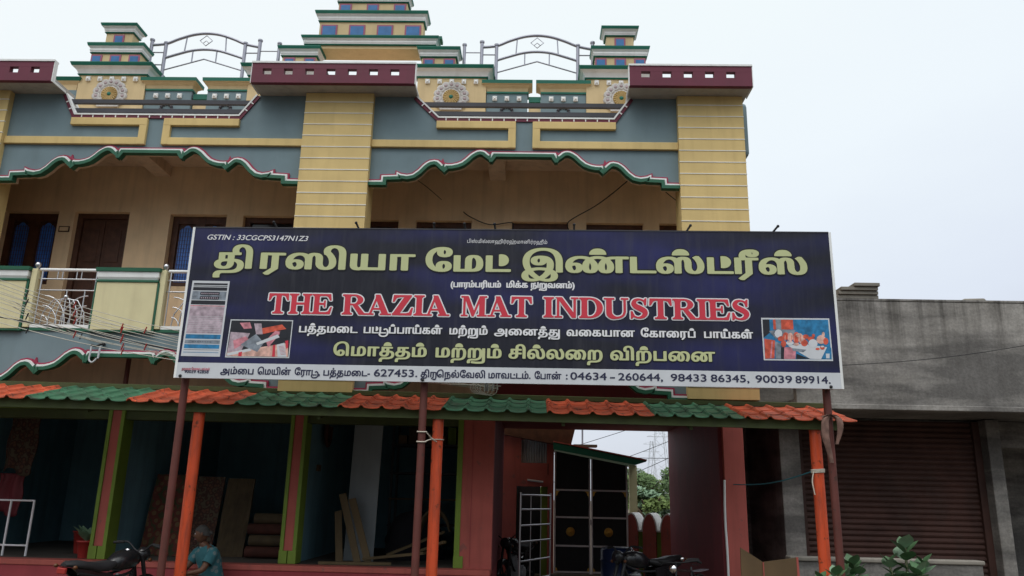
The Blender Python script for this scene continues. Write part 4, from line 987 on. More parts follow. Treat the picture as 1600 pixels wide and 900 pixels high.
# stacked slabs on its roof
for i, (x0, x1, z) in enumerate(((4.73, 5.37, 4.747), (4.75, 5.36, 4.806), (4.78, 5.35, 4.865), (4.98, 5.37, 4.924))):
    o = MB().box(x0, x1, 12.0-.03*i, 12.4, z, z+.055).build('concrete_slab', 'cement', bevel=.008)
    tag(o, 'grey concrete slab, %s of the stack on the concrete parapet' % ('bottom one', 'second from below', 'third from below', 'short topmost one')[i], 'slab', 'slabs stacked on the concrete roof')
o = MB().hexa([(6.66, 12.0, 4.747), (7.02, 12.0, 4.747), (7.02, 12.14, 4.747), (6.66, 12.14, 4.747), (6.70, 12.02, 4.775), (7.0, 12.02, 4.785), (7.0, 12.12, 4.785), (6.70, 12.12, 4.775)]).build('brick_rubble', 'cement', bevel=.01)
tag(o, 'flat lump of rubble lying alone on the concrete parapet', 'rubble')
# low wall
m = MB().box(3.50, 6.03, 11.2, 11.36, 0, .90, 0); m.box(3.48, 6.05, 11.17, 11.39, .90, .955, 1)
tag(m.build('low_wall', ['weathered_concrete', 'cement'], bevel=.015), 'low grey concrete wall standing in front of the roller shutter', 'wall')
# hinged board
m = MB().prism([(2.72, .0), (2.735, 1.075), (3.01, .905), (3.01, .0)], 10.80, 10.825, 0); m.prism([(3.02, .0), (3.02, .905), (3.44, .965), (3.46, .0)], 10.79, 10.815, 0)
m.prism([(3.44, .0), (3.44, .968), (3.465, .972), (3.485, .0)], 10.785, 10.82, 1); m.box(3.008, 3.022, 10.784, 10.83, 0, .9, 1)
tag(m.build('folding_board', ['plywood', 'pink_paint']), 'brown plywood folding board leaning by the pink passage pillar', 'board')

# ================================================================== BACK YARD SEEN THROUGH THE PASSAGE
BH = thing('pink_outhouse', 'pink outhouse with a vent and a sloping tin roof behind the passage', 'outhouse', (.1, 17.5, 0))
Y = 17.4; dx0, dx1, dzt = -.30, .37, 1.87; vx0, vx1, vz0, vz1 = -.21, .345, 2.36, 2.86
m = MB(); m.box(-.62, dx0, Y, Y+.2, 0, 3.1); m.box(dx1, .50, Y, Y+.2, 0, 3.1); m.box(dx0-.001, dx1+.001, Y+.001, Y+.199, dzt, vz0); m.box(dx0-.001, vx0, Y+.001, Y+.199, vz0, 3.1); m.box(vx1, dx1+.001, Y+.001, Y+.199, vz0, 3.1); m.box(vx0, vx1, Y+.001, Y+.199, vz1, 3.1)
m.build('wall', 'pink_paint', BH)
vs, fs = [], []
for i in range(41):
    x = vx0+(vx1-vx0)*i/40; yy = Y+.1+.015*math.sin(i*math.pi/2); vs += [(x, yy, vz0), (x, yy, vz1)]
for i in range(40): fs.append((2*i, 2*i+2, 2*i+3, 2*i+1))
MB().add(vs, fs).build('vent_sheet', 'vent_tin', BH, recalc=False)
m = MB().box(dx1-.14, dx1, Y+.2, Y+1.2, 0, dzt, 0); m.box(dx0-.02, dx0+.02, Y+.2, Y+1.2, 0, dzt, 1); m.box(dx0, dx1-.14, Y+1.2, Y+1.3, 0, 2.4, 1); m.build('door_recess', ['olive_green_paint', 'black_metal'], BH)
MB().tube([(-.07, Y-.03, 2.0), (.27, Y-.03, 1.965)], .022, 8).build('tube_light', 'print_grey', BH)
MB().tube([(.37, Y-.012, 2.35), (.37, Y-.012, 2.12)], .008, 6).build('conduit', 'cable_black', BH)
def roofz(x): return 2.70-(x-.82)*.178
m = MB(); x0, x1 = .47, 2.42
for z_, t, mi in ((0, .05, 0),):
    m.hexa([(x0, 16.95, roofz(x0)), (x1, 16.95, roofz(x1)), (x1, 20, roofz(x1)), (x0, 20, roofz(x0)), (x0, 16.95, roofz(x0)+.02), (x1, 16.95, roofz(x1)+.02), (x1, 20, roofz(x1)+.02), (x0, 20, roofz(x0)+.02)], 0)
    m.hexa([(x0, 16.92, roofz(x0)+.021), (x1+.01, 16.92, roofz(x1)+.021), (x1+.01, 20, roofz(x1)+.021), (x0, 20, roofz(x0)+.021), (x0, 16.92, roofz(x0)+.045), (x1+.01, 16.92, roofz(x1)+.045), (x1+.01, 20, roofz(x1)+.045), (x0, 20, roofz(x0)+.045)], 1)
    m.hexa([(x0, 16.93, roofz(x0)-.13), (x1-.22, 16.93, roofz(x1-.22)-.11), (x1-.22, 16.96, roofz(x1-.22)-.11), (x0, 16.96, roofz(x0)-.13), (x0, 16.93, roofz(x0)-.002), (x1-.01, 16.93, roofz(x1)-.002), (x1-.01, 16.96, roofz(x1)-.002), (x0, 16.96, roofz(x0)-.002)], 0)
m.build('tin_roof', ['canopy_green', 'crimson_paint'] if 0 else ['teal_green_paint', 'pink_paint'], BH)
m = MB().hexa([(-.9, 17.1, 2.99), (.84, 17.1, 2.69), (.84, 17.38, 2.69), (-.9, 17.38, 2.99), (-.9, 17.1, 3.35), (.98, 17.1, 3.25), (.98, 17.38, 3.25), (-.9, 17.38, 3.35)]); m.build('awning', 'dark_wood', BH)
MB().box(1.18, 1.19, 16.96, 17.2, 2.66, 2.70).box(.9, 1.4, 17.0, 17.3, roofz(1.1)+.05, roofz(1.1)+.10).build('roof_cap', 'cement', BH)
bx('corner_post', 'cream_paint', BH, 2.25, 2.42, 18.5, 18.65, 0, 2.40)
# gate
GT = thing('metal_gate', 'tall black metal gate with silver bars and two brass bosses', 'gate', (1.29, 17.45, 0))
for x0, x1 in ((.515, 1.282), (1.302, 2.075)):
    lf = MB().prism([(x0, .12), (x1, .12), (x1, roofz(x1)-.13), (x0, roofz(x0)-.13)], 17.47, 17.49).build('gate_leaf', 'black_metal', GT)
    m = MB()
    for z in (.15, .67, 1.25, 1.81): m.box(x0, x1, 17.445, 17.469, z-.018, z+.018)
    m.box(x0-.004, x0+.03, 17.44, 17.468, .12, roofz(x0)-.14); m.box(x1-.03, x1+.004, 17.44, 17.468, .12, roofz(x1)-.14)
    m.build('gate_bar', 'silver_paint', lf)
    xm = .86 if x0 < 1 else 1.665
    MB().lathe([(0, 17.40), (.03, 17.405), (.04, 17.43), (.07, 17.425), (.085, 17.44), (.095, 17.468)], (xm, 0, .955), 'y', 20).build('boss', 'brass', lf)
    for z in (1.79, .13):
        for xe, s in ((x0+.03, 1), (x1-.03, -1)):
            d = -1 if z > 1 else 1
            MB().prism([(xe, z), (xe+s*.09, z), (xe+s*.05, z+d*.03), (xe+s*.03, z+d*.09), (xe, z+d*.11)], 17.455, 17.469).build('corner_scroll', 'brass', lf)
MB().box(1.275, 1.315, 17.42, 17.44, 1.1, 1.22).build('latch', 'silver_paint', GT)
bx('sill', 'cement', GT, .45, 2.15, 17.3, 17.6, 0, .12)
# grille leaf standing open in front of the outhouse door
m = MB(); a, b = Vector((-.16, 13.2)), Vector((.36, 14.4))
def gp(u, z): p = a.lerp(b, u); return (p.x, p.y, z)
for z in (.35, .65, .95, 1.2, 1.45, 1.68): m.tube([gp(0, z), gp(1, z)], .016, 8)
for u in (.0, .99): m.tube([gp(u, .1), gp(u, 1.72)], .02, 8)
for u in (.33, .66): m.tube([gp(u, .1), gp(u, 1.68)], .009, 6)
tag(m.build('grille_gate', 'steel'), 'bright steel grille leaf standing open inside the passage', 'gate')
# compound wall with rounded merlons
m = MB(); y = 17.9
m.box(2.1, 8, y, y+.18, 0, .98, 0)
for i in range(9):
    xc = 2.30+i*.40; w_ = .145
    pts = [(xc-w_, .0), (xc-w_, 1.0)]+[(xc-w_*math.cos(t), 1.0+.34*math.sin(t)**1.2) for t in [math.pi*k/12 for k in range(13)]]+[(xc+w_, 1.0), (xc+w_, 0)]
    m.prism(pts, y-.06, y+.24, 0)
    out_ = [(xc-(w_+.03)*math.cos(t), 1.0+.37*math.sin(t)**1.2) for t in [math.pi*k/12 for k in range(13)]]; inn = [(xc-w_*math.cos(t), 1.0+.34*math.sin(t)**1.2) for t in [math.pi*k/12 for k in range(13)]]
    m.strip(out_, inn, y-.05, y+.5, 1)
    m.box(xc+w_, xc+.40-w_, y-.02, y+.2, .98, 1.02, 1); m.box(xc+w_+.005, xc+.40-w_-.005, y-.012, y-.001, .0, .98, 2)
c_, s_ = math.cos(R(-24)), math.sin(R(-24)); m.v = [(2.16+(a-2.16)*c_-(b-18.1)*s_, 18.1+(a-2.16)*s_+(b-18.1)*c_, d) for a, b, d in m.v]
tag(m.build('compound_wall', ['pink_paint', 'white_paint', 'olive_green_paint']), 'pink compound wall topped with rounded white-edged merlons', 'wall')
# trees
def leafcloud(m, c, r, n, size, mi=0):
    for _ in range(n):
        d = Vector((random.gauss(0, 1), random.gauss(0, 1), random.gauss(0, 1))).normalized()*(random.random()**.4)
        p = Vector((c[0]+d.x*r[0], c[1]+d.y*r[1], c[2]+d.z*r[2])); a = Vector((random.uniform(-1, 1), random.uniform(-1, 1), random.uniform(-.6, .6))).normalized(); b = a.orthogonal().normalized()
        s = size*random.uniform(.6, 1.3); m.add([p-a*s, p+b*s*.45, p+a*s, p-b*s*.45], [(0, 1, 2, 3)], mi)
def tree(name, label, loc, h, w_, n, dark):
    t = thing(name, label, 'tree', loc, 'trees beyond the compound wall'); x, y, _ = loc
    m = MB().tube(catmull([(x, y, 0), (x+.1, y, h*.3), (x-.05, y+.1, h*.6)], 4), [.17, .16, .15, .14, .12, .11, .1, .08, .06], 8)
    for i in range(6):
        q = 2*math.pi*i/6; m.tube([(x, y, h*(.3+.05*i)), (x+math.cos(q)*w_*.35, y+math.sin(q)*w_*.35, h*(.55+.04*i)), (x+math.cos(q)*w_*.6, y+math.sin(q)*w_*.6, h*(.66+.04*i))], [.06, .04, .02], 6)
    m.build('trunk', 'bark', t); m = MB()
    for i in range(26):
        q = random.uniform(0, 6.28); rr = w_*random.uniform(.1, .8); z = h*random.uniform(.35, .95); k = random.uniform(.16, .30)*w_*(1.1-.4*z/h)
        leafcloud(m, (x+rr*math.cos(q)*(1.2-z/h*.6), y+rr*math.sin(q), z), (k*1.3, k*1.3, k*.8), n//26, .10, random.choice((0, 0, 1)))
    m.build('crown', ['foliage_dark', 'foliage'] if dark else ['foliage', 'leaf_pale'], t, recalc=False)
tree('broadleaf_tree', 'dark green bushy tree seen through the passage', (6.1, 44, 0), 3.1, 2.6, 9000, True)
tree('broadleaf_tree', 'taller green tree at the right edge of the passage view', (8.9, 47, 0), 3.5, 2.7, 9000, True)
tree('broadleaf_tree', 'pale young tree growing just behind the compound wall', (3.55, 24.5, 0), 2.0, .9, 2600, False)
# pylons and antenna
def pylon(name, label, x, y, h, cat, grp):
    m = MB(); b = h*.11
    for sx in (-1, 1):
        for sy in (-1, 1): m.tube([(x+sx*b, y+sy*b, 0), (x+sx*b*.15, y+sy*b*.15, h)], .075, 4)
    n = 9
    for i in range(n):
        z0, z1 = h*i/n, h*(i+1)/n; w0, w1 = b*(1-.85*i/n), b*(1-.85*(i+1)/n)
        for s in (-1, 1): m.tube([(x-s*w0, y-w0, z0), (x+s*w1, y-w1, z1)], .04, 4)
    for f in (.70, .83, .95): m.tube([(x-h*.13, y, h*f), (x+h*.13, y, h*f)], .075, 4); m.tube([(x-h*.13, y, h*f), (x, y, h*f+h*.04), (x+h*.13, y, h*f)], .04, 4)
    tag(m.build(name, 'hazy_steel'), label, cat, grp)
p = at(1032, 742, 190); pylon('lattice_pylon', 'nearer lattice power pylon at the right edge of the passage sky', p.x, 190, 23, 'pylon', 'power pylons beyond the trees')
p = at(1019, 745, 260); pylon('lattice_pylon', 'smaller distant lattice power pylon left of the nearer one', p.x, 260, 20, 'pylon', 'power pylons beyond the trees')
p = at(910, 690, 24)
m = MB().tube([(p.x, 24, 0), (p.x, 24, 4.1)], .03, 6); m.tube([(p.x-.3, 24, 3.95), (p.x+.3, 24, 3.95)], .014, 6); m.tube([(p.x-.2, 24, 3.7), (p.x+.2, 24, 3.7)], .014, 6)
tag(m.build('roof_antenna', 'grey_steel'), 'thin television antenna mast above the sloping roof', 'antenna')
for i, (a, b) in enumerate((((894, 692), (1050, 640)), ((960, 715), (1060, 675)), ((900, 705), (1050, 708)), ((985, 735), (1060, 700)))):
    p, q = at(*a, 60), at(*b, 60); q2 = p+(q-p)*2.5; p2 = p-(q-p)*1.0
    m = MB().tube([p2.lerp(q2, k/12)-Vector((0, 0, 1.0*math.sin(math.pi*k/12)*.4)) for k in range(13)], .022, 5)
    tag(m.build('power_line', 'cable_black'), 'thin power line crossing the sky beyond the passage', 'power line', 'power lines beyond the passage')

# ================================================================== THINGS IN THE SHOPS
# first shop
m = MB(); x0, x1 = -9.0, -7.54
for x in (-9.0, -8.45, -7.9, -7.545): m.tube([(x, 12.25, .63), (x, 12.25, 1.44)], .017, 8)
for z in (1.43, .78): m.tube([(x0, 12.25, z), (x1, 12.25, z)], .014, 8)
tag(m.build('steel_barrier', 'silver_paint'), 'thin grey steel barrier standing inside the leftmost shop', 'barrier')
def cloth(name, mat_, x0, x1, y, z0, z1, label, cat, amp=.03):
    n, k = 16, 12; vs = []
    for j in range(k+1):
        for i in range(n+1):
            u, v = i/n, j/k; vs.append((x0+(x1-x0)*u+.02*math.sin(9*v+u*3), y+amp*math.sin(u*14+v*2), z1+(z0-z1)*v*(1-.07*math.sin(u*6))))
    m = MB().add(vs, [(j*(n+1)+i, j*(n+1)+i+1, (j+1)*(n+1)+i+1, (j+1)*(n+1)+i) for j in range(k) for i in range(n)], 0, True)
    o = m.build(name, mat_, recalc=False); md = o.modifiers.new('thick', 'SOLIDIFY'); md.thickness = .02
    return tag(o, label, cat)
cloth('hanging_mat', 'mat_pattern_dark', -8.62, -8.13, 13.0, 1.86, 2.82, 'patterned reddish mat hanging high in the leftmost shop', 'mat')
cloth('hanging_cloth', 'rust_maroon_paint', -8.72, -8.3, 13.1, 1.2, 1.84, 'dark maroon cloth hanging below the patterned mat', 'cloth')
def bucket(x, y, r, h, mt, label, z=.626):
    m = MB().lathe([(r*.75, z), (r, z+h), (r+.012, z+h), (r+.012, z+h-.02), (r*.98, z+h-.015), (r*.73, z+.02)], (x, y, 0), n=20)
    return tag(m.build('bucket', mt), label, 'bucket')
bucket(-7.15, 13.1, .17, .34, 'red_plastic', 'red plastic bucket on the leftmost shop floor')
PL = thing('potted_plant', 'leafy green plant in a red pot beside the first pink pilaster', 'potted plant', (-6.66, 12.35, .63))
MB().lathe([(.09, .627), (.13, .88), (.14, .88), (.14, .85), (.12, .85), (.12, .845)], (-6.62, 12.2, 0), n=18).build('pot', 'red_plastic', PL)
m = MB()
def leaf(m, base, dirn, ln, wd, mi=0, cup=.15):
    d = Vector(dirn).normalized(); s = d.cross(Vector((0, 0, 1)))
    if s.length < .1: s = Vector((1, 0, 0))
    s.normalize(); nrm = s.cross(d).normalized(); B = Vector(base); vs = []; n = 8
    prof = [0.06, .55, .85, 1, .98, .86, .62, .32, .02]
    for i in range(n+1):
        t = i/n; c = B+d*ln*t-nrm*ln*.25*t*t*.6; w_ = wd*prof[i]
        vs += [c-s*w_+nrm*w_*cup*1.2, c, c+s*w_+nrm*w_*cup*1.2]
    m.add(vs, [(3*i+k, 3*i+k+1, 3*i+k+4, 3*i+k+3) for i in range(n) for k in (0, 1)], mi, True)
for i in range(16):
    q = random.uniform(0, 6.28); leaf(m, (-6.62, 12.2, .86), (math.cos(q)*.6, math.sin(q)*.6, random.uniform(.5, 1.2)), random.uniform(.2, .34), .06)
m.build('leaves', 'leaf_pale', PL, recalc=False)
# second shop: mats
def roll(x, y, z, L_, r, mt, label, lean=0, axis='z', n=18, grp=None, cat='mat roll'):
    m = MB()
    P_ = []
    if axis == 'z': m.tube([(x, y, z), (x+lean, y+.05, z+L_)], r, n)
    else: m.tube([(x, y, z), (x+L_, y, z)], r, n)
    e = [(x, y, z), (x+lean, y+.05, z+L_)] if axis == 'z' else [(x, y, z), (x+L_, y, z)]
    for p in e:        # spiral edge of the rolled mat
        if axis == 'z': m.tube([(p[0]+r*.9*k/30*math.cos(k*.7), p[1]+r*.9*k/30*math.sin(k*.7), p[2]+(.006 if p is e[1] else -.0)) for k in range(31)], .004, 4)
        else: m.tube([(p[0], p[1]+r*.9*k/30*math.cos(k*.7), p[2]+r*.9*k/30*math.sin(k*.7)) for k in range(31)], .004, 4)
    return tag(m.build('mat_roll', mt), label, cat, grp)
def slab_mat(x0, x1, y, z0, z1, lean, mt, label):
    n, k = 10, 8; vs = [(x0+(x1-x0)*i/n, y+lean*j/k+.012*math.sin(i*1.7+j), z0+(z1-z0)*j/k) for j in range(k+1) for i in range(n+1)]
    o = MB().add(vs, [(j*(n+1)+i, j*(n+1)+i+1, (j+1)*(n+1)+i+1, (j+1)*(n+1)+i) for j in range(k) for i in range(n)]).build('display_mat', mt, recalc=False)
    md = o.modifiers.new('thick', 'SOLIDIFY'); md.thickness = .03
    return tag(o, label, 'mat')
slab_mat(-6.15, -5.55, 12.9, .63, 1.88, .3, 'mat_pattern', 'tall floral patterned mat leaning at the left of the second shop')
slab_mat(-5.5, -5.05, 13.0, .63, 1.86, .3, 'mat_pattern_dark', 'darker patterned mat leaning beside the tall floral mat')
slab_mat(-5.0, -4.55, 13.05, .63, 1.84, .25, 'straw', 'plain straw mat leaning in the middle of the second shop')
for i, (x, z) in enumerate(((-4.45, .72), (-4.42, .89), (-4.47, 1.06), (-4.40, 1.22))):
    roll(x, 12.9+.05*i, z, .72, .085, 'straw' if i % 2 else 'mat_red', ('lowest red rolled mat in the pile at the right of the second shop', 'straw coloured rolled mat lying on the lowest red roll', 'red rolled mat between two straw rolls in the pile', 'straw coloured rolled mat on top of the pile')[i], axis='x', grp='rolled mats piled in the second shop')
# third shop
m = MB().hexa([(-2.90, 12.88, .63), (-2.42, 12.80, .63), (-2.42, 12.83, .63), (-2.90, 12.91, .63), (-2.89, 13.0, 2.86), (-2.41, 12.92, 2.86), (-2.41, 12.95, 2.86), (-2.89, 13.03, 2.86)])
tag(m.build('white_board', 'white_board'), 'tall pale board leaning inside the third shop', 'board')
for i, (xa, xb, y, zt) in enumerate(((-2.58, -2.93, 12.40, 1.62), (-2.42, -2.78, 12.42, 1.55), (-2.88, -3.0, 12.5, 1.36))):
    m = MB().hexa([(xa-.05, y, .626), (xa+.06, y, .626), (xa+.06, y+.025, .626), (xa-.05, y+.025, .626), (xb-.05, y+.2, zt), (xb+.06, y+.2, zt+.03), (xb+.06, y+.225, zt+.03), (xb-.05, y+.225, zt)])
    tag(m.build('wooden_plank', 'planks', bevel=.004), ('tallest pale wooden plank leaning on the pale board', 'shorter pale plank leaning at the right of the tallest plank', 'shortest plank leaning against the blue wall')[i], 'plank', 'planks leaning in the third shop')
WD = thing('wall_decoration', 'dark garlanded ornament hanging on the blue wall of the third shop', 'decoration', (-3.26, 12.9, 2.5))
m = MB()
m.ball((-3.40, 13.2, 2.62), (.04, .12, .16), 10); m.build('body', 'dark_wood', WD)
m = MB().tube(catmull([(-3.37, 13.05, 2.72), (-3.37, 13.08, 2.5), (-3.37, 13.2, 2.40), (-3.37, 13.32, 2.5), (-3.37, 13.35, 2.72)], 5), .035, 8); m.build('garland', 'mat_red', WD)
tag(MB().box(-3.474, -3.44, 13.0, 13.18, 1.98, 2.08).build('switch_box', 'plywood', bevel=.006), 'small brown switch box on the blue wall below the ornament', 'switch box')
RK = thing('storage_rack', 'dark steel storage rack along the back of the third shop', 'rack', (-1.7, 14.8, .63))
m = MB()
for x in (-2.5, -1.75, -.95):
    for y in (14.5, 15.1): m.box(x-.02, x+.02, y-.02, y+.02, .63, 2.95)
m.build('upright', 'dark_bar', RK)
for z in (1.1, 1.55, 2.0, 2.5):
    bx('shelf', 'planks' if z == 1.55 else 'dark_bar', RK, -2.53, -.93, 14.47, 15.13, z, z+.03)
cols = ['cardboard', 'planks', 'mat_red', 'cardboard', 'straw', 'olive_green_paint', 'cardboard', 'shop_blue_paint']
for i in range(8):
    x = -2.42+i*.18; h = .16+.05*((i*3) % 4)
    o = MB().box(x, x+.15, 14.55, 14.85, 2.531, 2.531+h); o.box(x+.06, x+.09, 14.546, 14.55, 2.54, 2.52+h)
    tag(o.build('carton', cols[i], bevel=.006), 'small carton on the top shelf of the storage rack', 'carton', 'cartons on the top shelf')
o = MB(); vs = []; n, k = 24, 12
for j in range(k+1):
    for i in range(n):
        q = 2*math.pi*i/n; t = j/k; r = .46*math.sqrt(max(0, 1-t**3.2))*(1+.06*math.sin(q*5+j)+.05*math.sin(q*9))+.004
        vs.append((-1.9+r*math.cos(q), 13.5+r*.7*math.sin(q), .626+.78*t))
o.add(vs, [(j*n+i, j*n+(i+1) % n, (j+1)*n+(i+1) % n, (j+1)*n+i) for j in range(k) for i in range(n)], 0, True)
tag(o.build('covered_heap', 'heap_cover', recalc=True), 'heap of goods under a dark cover behind the floor planks', 'heap')
for i, (xa, ya, xb, yb, w_) in enumerate(((-3.1, 12.16, -2.05, 12.3, .11), (-2.5, 12.5, -1.55, 12.25, .14), (-2.2, 12.7, -1.35, 12.95, .1), (-1.75, 12.55, -1.25, 12.1, .08))):
    d = Vector((xb-xa, yb-ya)).normalized(); nn = Vector((-d.y, d.x))*w_/2; z = .626+.045*i; zz = z+(.0, .12, .35, .2)[i]
    m = MB().hexa([(xa-nn.x, ya-nn.y, z), (xb-nn.x, yb-nn.y, zz), (xb+nn.x, yb+nn.y, zz), (xa+nn.x, ya+nn.y, z), (xa-nn.x, ya-nn.y, z+.04), (xb-nn.x, yb-nn.y, zz+.04), (xb+nn.x, yb+nn.y, zz+.04), (xa+nn.x, ya+nn.y, z+.04)])
    tag(m.build('timber_offcut', 'planks', bevel=.004), ('long timber offcut along the front edge of the third shop floor', 'wide timber offcut lying across the third shop floor', 'timber offcut propped up against the covered heap', 'short timber offcut at the foot of the green door jamb')[i], 'timber', 'timber offcuts on the third shop floor')
o = MB()
for i in range(3): o.tube(catmull([(-1.5+.42*math.cos(t)*.6, 12.85+.1*i, 1.0+.42*math.sin(t)-.03*i) for t in [R(200-20*k) for k in range(10)]], 3), .025, 8)
tag(o.build('split_cane', 'straw'), 'bent bundle of split cane standing behind the orange post', 'cane bundle')
# blue drum in the passage
m = MB().lathe([(.0, .06), (.27, .06), (.285, .1), (.285, .32), (.30, .34), (.285, .36), (.285, .62), (.30, .64), (.285, .66), (.285, .80), (.25, .85), (0, .85)], (1.5, 14.2, 0), n=24)
tag(m.build('plastic_drum', 'blue_plastic'), 'dark blue plastic drum behind the parked motorcycle in the passage', 'drum')

# ================================================================== VEHICLES
def motorcycle(name, label, loc, heading, body, lean=0.06, grp='motorcycles parked by the shops', mirrors=True, bars='chrome', size=1):
    t = thing(name, label, 'motorcycle', loc, grp, local=True)
    for xw, rr, wd in ((.66, .30, .045), (-.62, .30, .06)):
        wm = MB().tube([(xw+(rr-wd*.6)*math.cos(a), 0, rr+(rr-wd*.6)*math.sin(a)) for a in [2*math.pi*i/28 for i in range(28)]], wd, 10, closed=True)
        wh = wm.build('wheel', 'rubber', t)
        rm = MB().tube([(xw+(rr-wd*1.5)*math.cos(a), 0, rr+(rr-wd*1.5)*math.sin(a)) for a in [2*math.pi*i/28 for i in range(28)]], .016, 8, closed=True)
        for i in range(5):
            a = 2*math.pi*i/5; rm.tube([(xw+.05*math.cos(a), 0, rr+.05*math.sin(a)), (xw+.22*math.cos(a), 0, rr+.22*math.sin(a))], [.022, .014], 6)
        rm.lathe([(0, -.05), (.06, -.045), (.06, .045), (0, .05)], (xw, 0, rr), 'y', 14); rm.build('rim', 'black_metal', wh)
        fm = MB(); n = 12; vs = []
        for i in range(n+1):
            a = R(20 if xw < 0 else 5)+R(140)*i/n
            for y in (-wd*1.3, 0, wd*1.3): vs.append((xw+(rr+.035-abs(y)*.3)*math.cos(a), y, rr+(rr+.035-abs(y)*.3)*math.sin(a)))
        fm.add(vs, [(3*i+k, 3*i+k+1, 3*i+k+4, 3*i+k+3) for i in range(n) for k in (0, 1)], 0, True)
        f = fm.build('fender', body, t, recalc=False); md = f.modifiers.new('t', 'SOLIDIFY'); md.thickness = .006
    m = MB()
    for s in (-1, 1): m.tube([(.66, s*.075, .3), (.46, s*.075, .78), (.42, s*.06, .9)], [.022, .027, .022], 8)
    m.build('fork', 'black_metal', t)
    m = MB()
    for s in (-1, 1):
        m.tube(catmull([(.42, 0, .82), (.2, s*.09, .7), (-.2, s*.11, .68), (-.75, s*.1, .76)], 4), .018, 6); m.tube([(.40, 0, .76), (.25, s*.05, .4), (.0, s*.08, .28), (-.35, s*.09, .32)], .02, 6); m.tube([(-.62, s*.1, .3), (-.25, s*.1, .35)], .022, 6); m.tube([(-.6, s*.11, .33), (-.45, s*.12, .7)], .03, 8)
    m.build('frame', 'black_metal', t)
    m = MB().box(-.12, .2, -.12, .12, .24, .46).tube([(.08, 0, .44), (.16, 0, .66)], [.085, .075], 14)
    for k in range(5): m.lathe([(0, 0), (.1, 0), (.1, .012), (0, .012)], (.1+.018*k, 0, .47+.04*k), 'z', 14)
    m.lathe([(0, -.17), (.1, -.165), (.1, .165), (0, .17)], (-.02, 0, .34), 'y', 16); m.build('engine', 'tin', t, bevel=.01)
    # tank: lofted sections
    m = MB(); sec = [(.40, .03, .03, .84), (.36, .10, .09, .86), (.22, .15, .13, .86), (.05, .14, .12, .84), (-.08, .09, .08, .81), (-.12, .04, .04, .80)]; vs = []; n = 16
    for x, ry, rz, zc_ in sec:
        for i in range(n):
            a = 2*math.pi*i/n; vs.append((x, ry*math.copysign(abs(math.cos(a))**.75, math.cos(a)), zc_+rz*math.copysign(abs(math.sin(a))**.8, math.sin(a))))
    m.add(vs, [(j*n+i, j*n+(i+1) % n, (j+1)*n+(i+1) % n, (j+1)*n+i) for j in range(len(sec)-1) for i in range(n)], 0, True); m.add(vs[:n], [list(range(n))]); m.add(vs[-n:], [list(range(n))])
    tk = m.build('tank', body, t); MB().lathe([(0, .99), (.035, .99), (.035, .975)], (.2, 0, 0), n=12).build('fuel_cap', 'chrome', tk)
    m = MB(); sec = [(-.08, .09, .80, .86), (-.25, .13, .75, .85), (-.45, .13, .76, .86), (-.6, .11, .80, .89), (-.82, .08, .83, .90), (-.9, .04, .85, .88)]; vs = []
    for x, ry, z0, z1 in sec: vs += [(x, -ry, z0), (x, ry, z0), (x, ry*1.05, (z0+z1)/2), (x, ry*.75, z1), (x, -ry*.75, z1), (x, -ry*1.05, (z0+z1)/2)]
    n = 6; m.add(vs, [(j*n+i, j*n+(i+1) % n, (j+1)*n+(i+1) % n, (j+1)*n+i) for j in range(len(sec)-1) for i in range(n)], 0, True); m.add(vs[:n], [list(range(n))]); m.add(vs[-n:], [list(range(n))]); m.build('seat', 'seat_vinyl', t)
    m = MB()
    for s in (-1, 1): m.hexa([(-.2, s*.10, .5), (-.5, s*.10, .6), (-.5, s*.13, .6), (-.2, s*.14, .5), (-.16, s*.10, .72), (-.85, s*.08, .83), (-.85, s*.10, .83), (-.16, s*.13, .72)])
    m.build('side_cover', body, t)
    m = MB().tube(catmull([(.36, -.36, 1.03), (.42, -.2, 1.05), (.44, -.06, .95), (.44, .06, .95), (.42, .2, 1.05), (.36, .36, 1.03)], 4), .012, 8, 0)
    for s in (-1, 1): m.tube([(.395, s*.24, 1.045), (.355, s*.37, 1.03)], .019, 10, 1); m.tube([(.43, s*.2, 1.06), (.41, s*.36, 1.05)], .006, 6, 0)
    m.build('handlebar', [bars, 'rubber'], t)
    for s in (-1, 1) if mirrors else ():
        m = MB().tube([(.42, s*.22, 1.05), (.44, s*.27, 1.17), (.42, s*.31, 1.22)], .007, 6, 0); m.ball((.41, s*.335, 1.24), (.015, .05, .032), 12, 1); m.build('mirror', ['black_metal', 'bike_black'], t)
    m = MB().lathe([(0, .42), (.07, .44), (.095, .50), (.098, .545), (.09, .55)], (0, 0, .90), 'x', 18, 0); m.lathe([(.088, .551), (.05, .565), (0, .568)], (0, 0, .90), 'x', 18, 1); m.build('headlight', [body, 'dark_glass'], t)
    m = MB()
    for s in (-1, 1):
        for x in (.5, -.86): m.ball((x, s*.14, .84), (.03, .025, .025), 8)
    m.build('indicator', 'indicator_amber', t); MB().box(-.93, -.89, -.06, .06, .76, .83).build('tail_light', 'red_plastic', t, bevel=.01)
    MB().tube(catmull([(.16, -.08, .4), (.2, -.13, .22), (.0, -.16, .2), (-.4, -.17, .27), (-.85, -.17, .34)], 4), [.02]*5+[.024]*6+[.036]*6, 10).build('exhaust', 'chrome', t)
    MB().tube([(-.05, .12, .25), (-.02, .32, .02)], .012, 6).build('side_stand', 'black_metal', t)
    t.rotation_euler = (lean, 0, heading); t.scale = (size,)*3; return t
a_ = R(78); hb = at(212, 850, 10.4)
motorcycle('motorcycle', 'black motorcycle parked in front of the second shop, its tail towards the road', (hb.x-.38*math.cos(a_), 10.4-.38*math.sin(a_), 0), a_, 'bike_black', mirrors=False, bars='black_metal', size=.93)
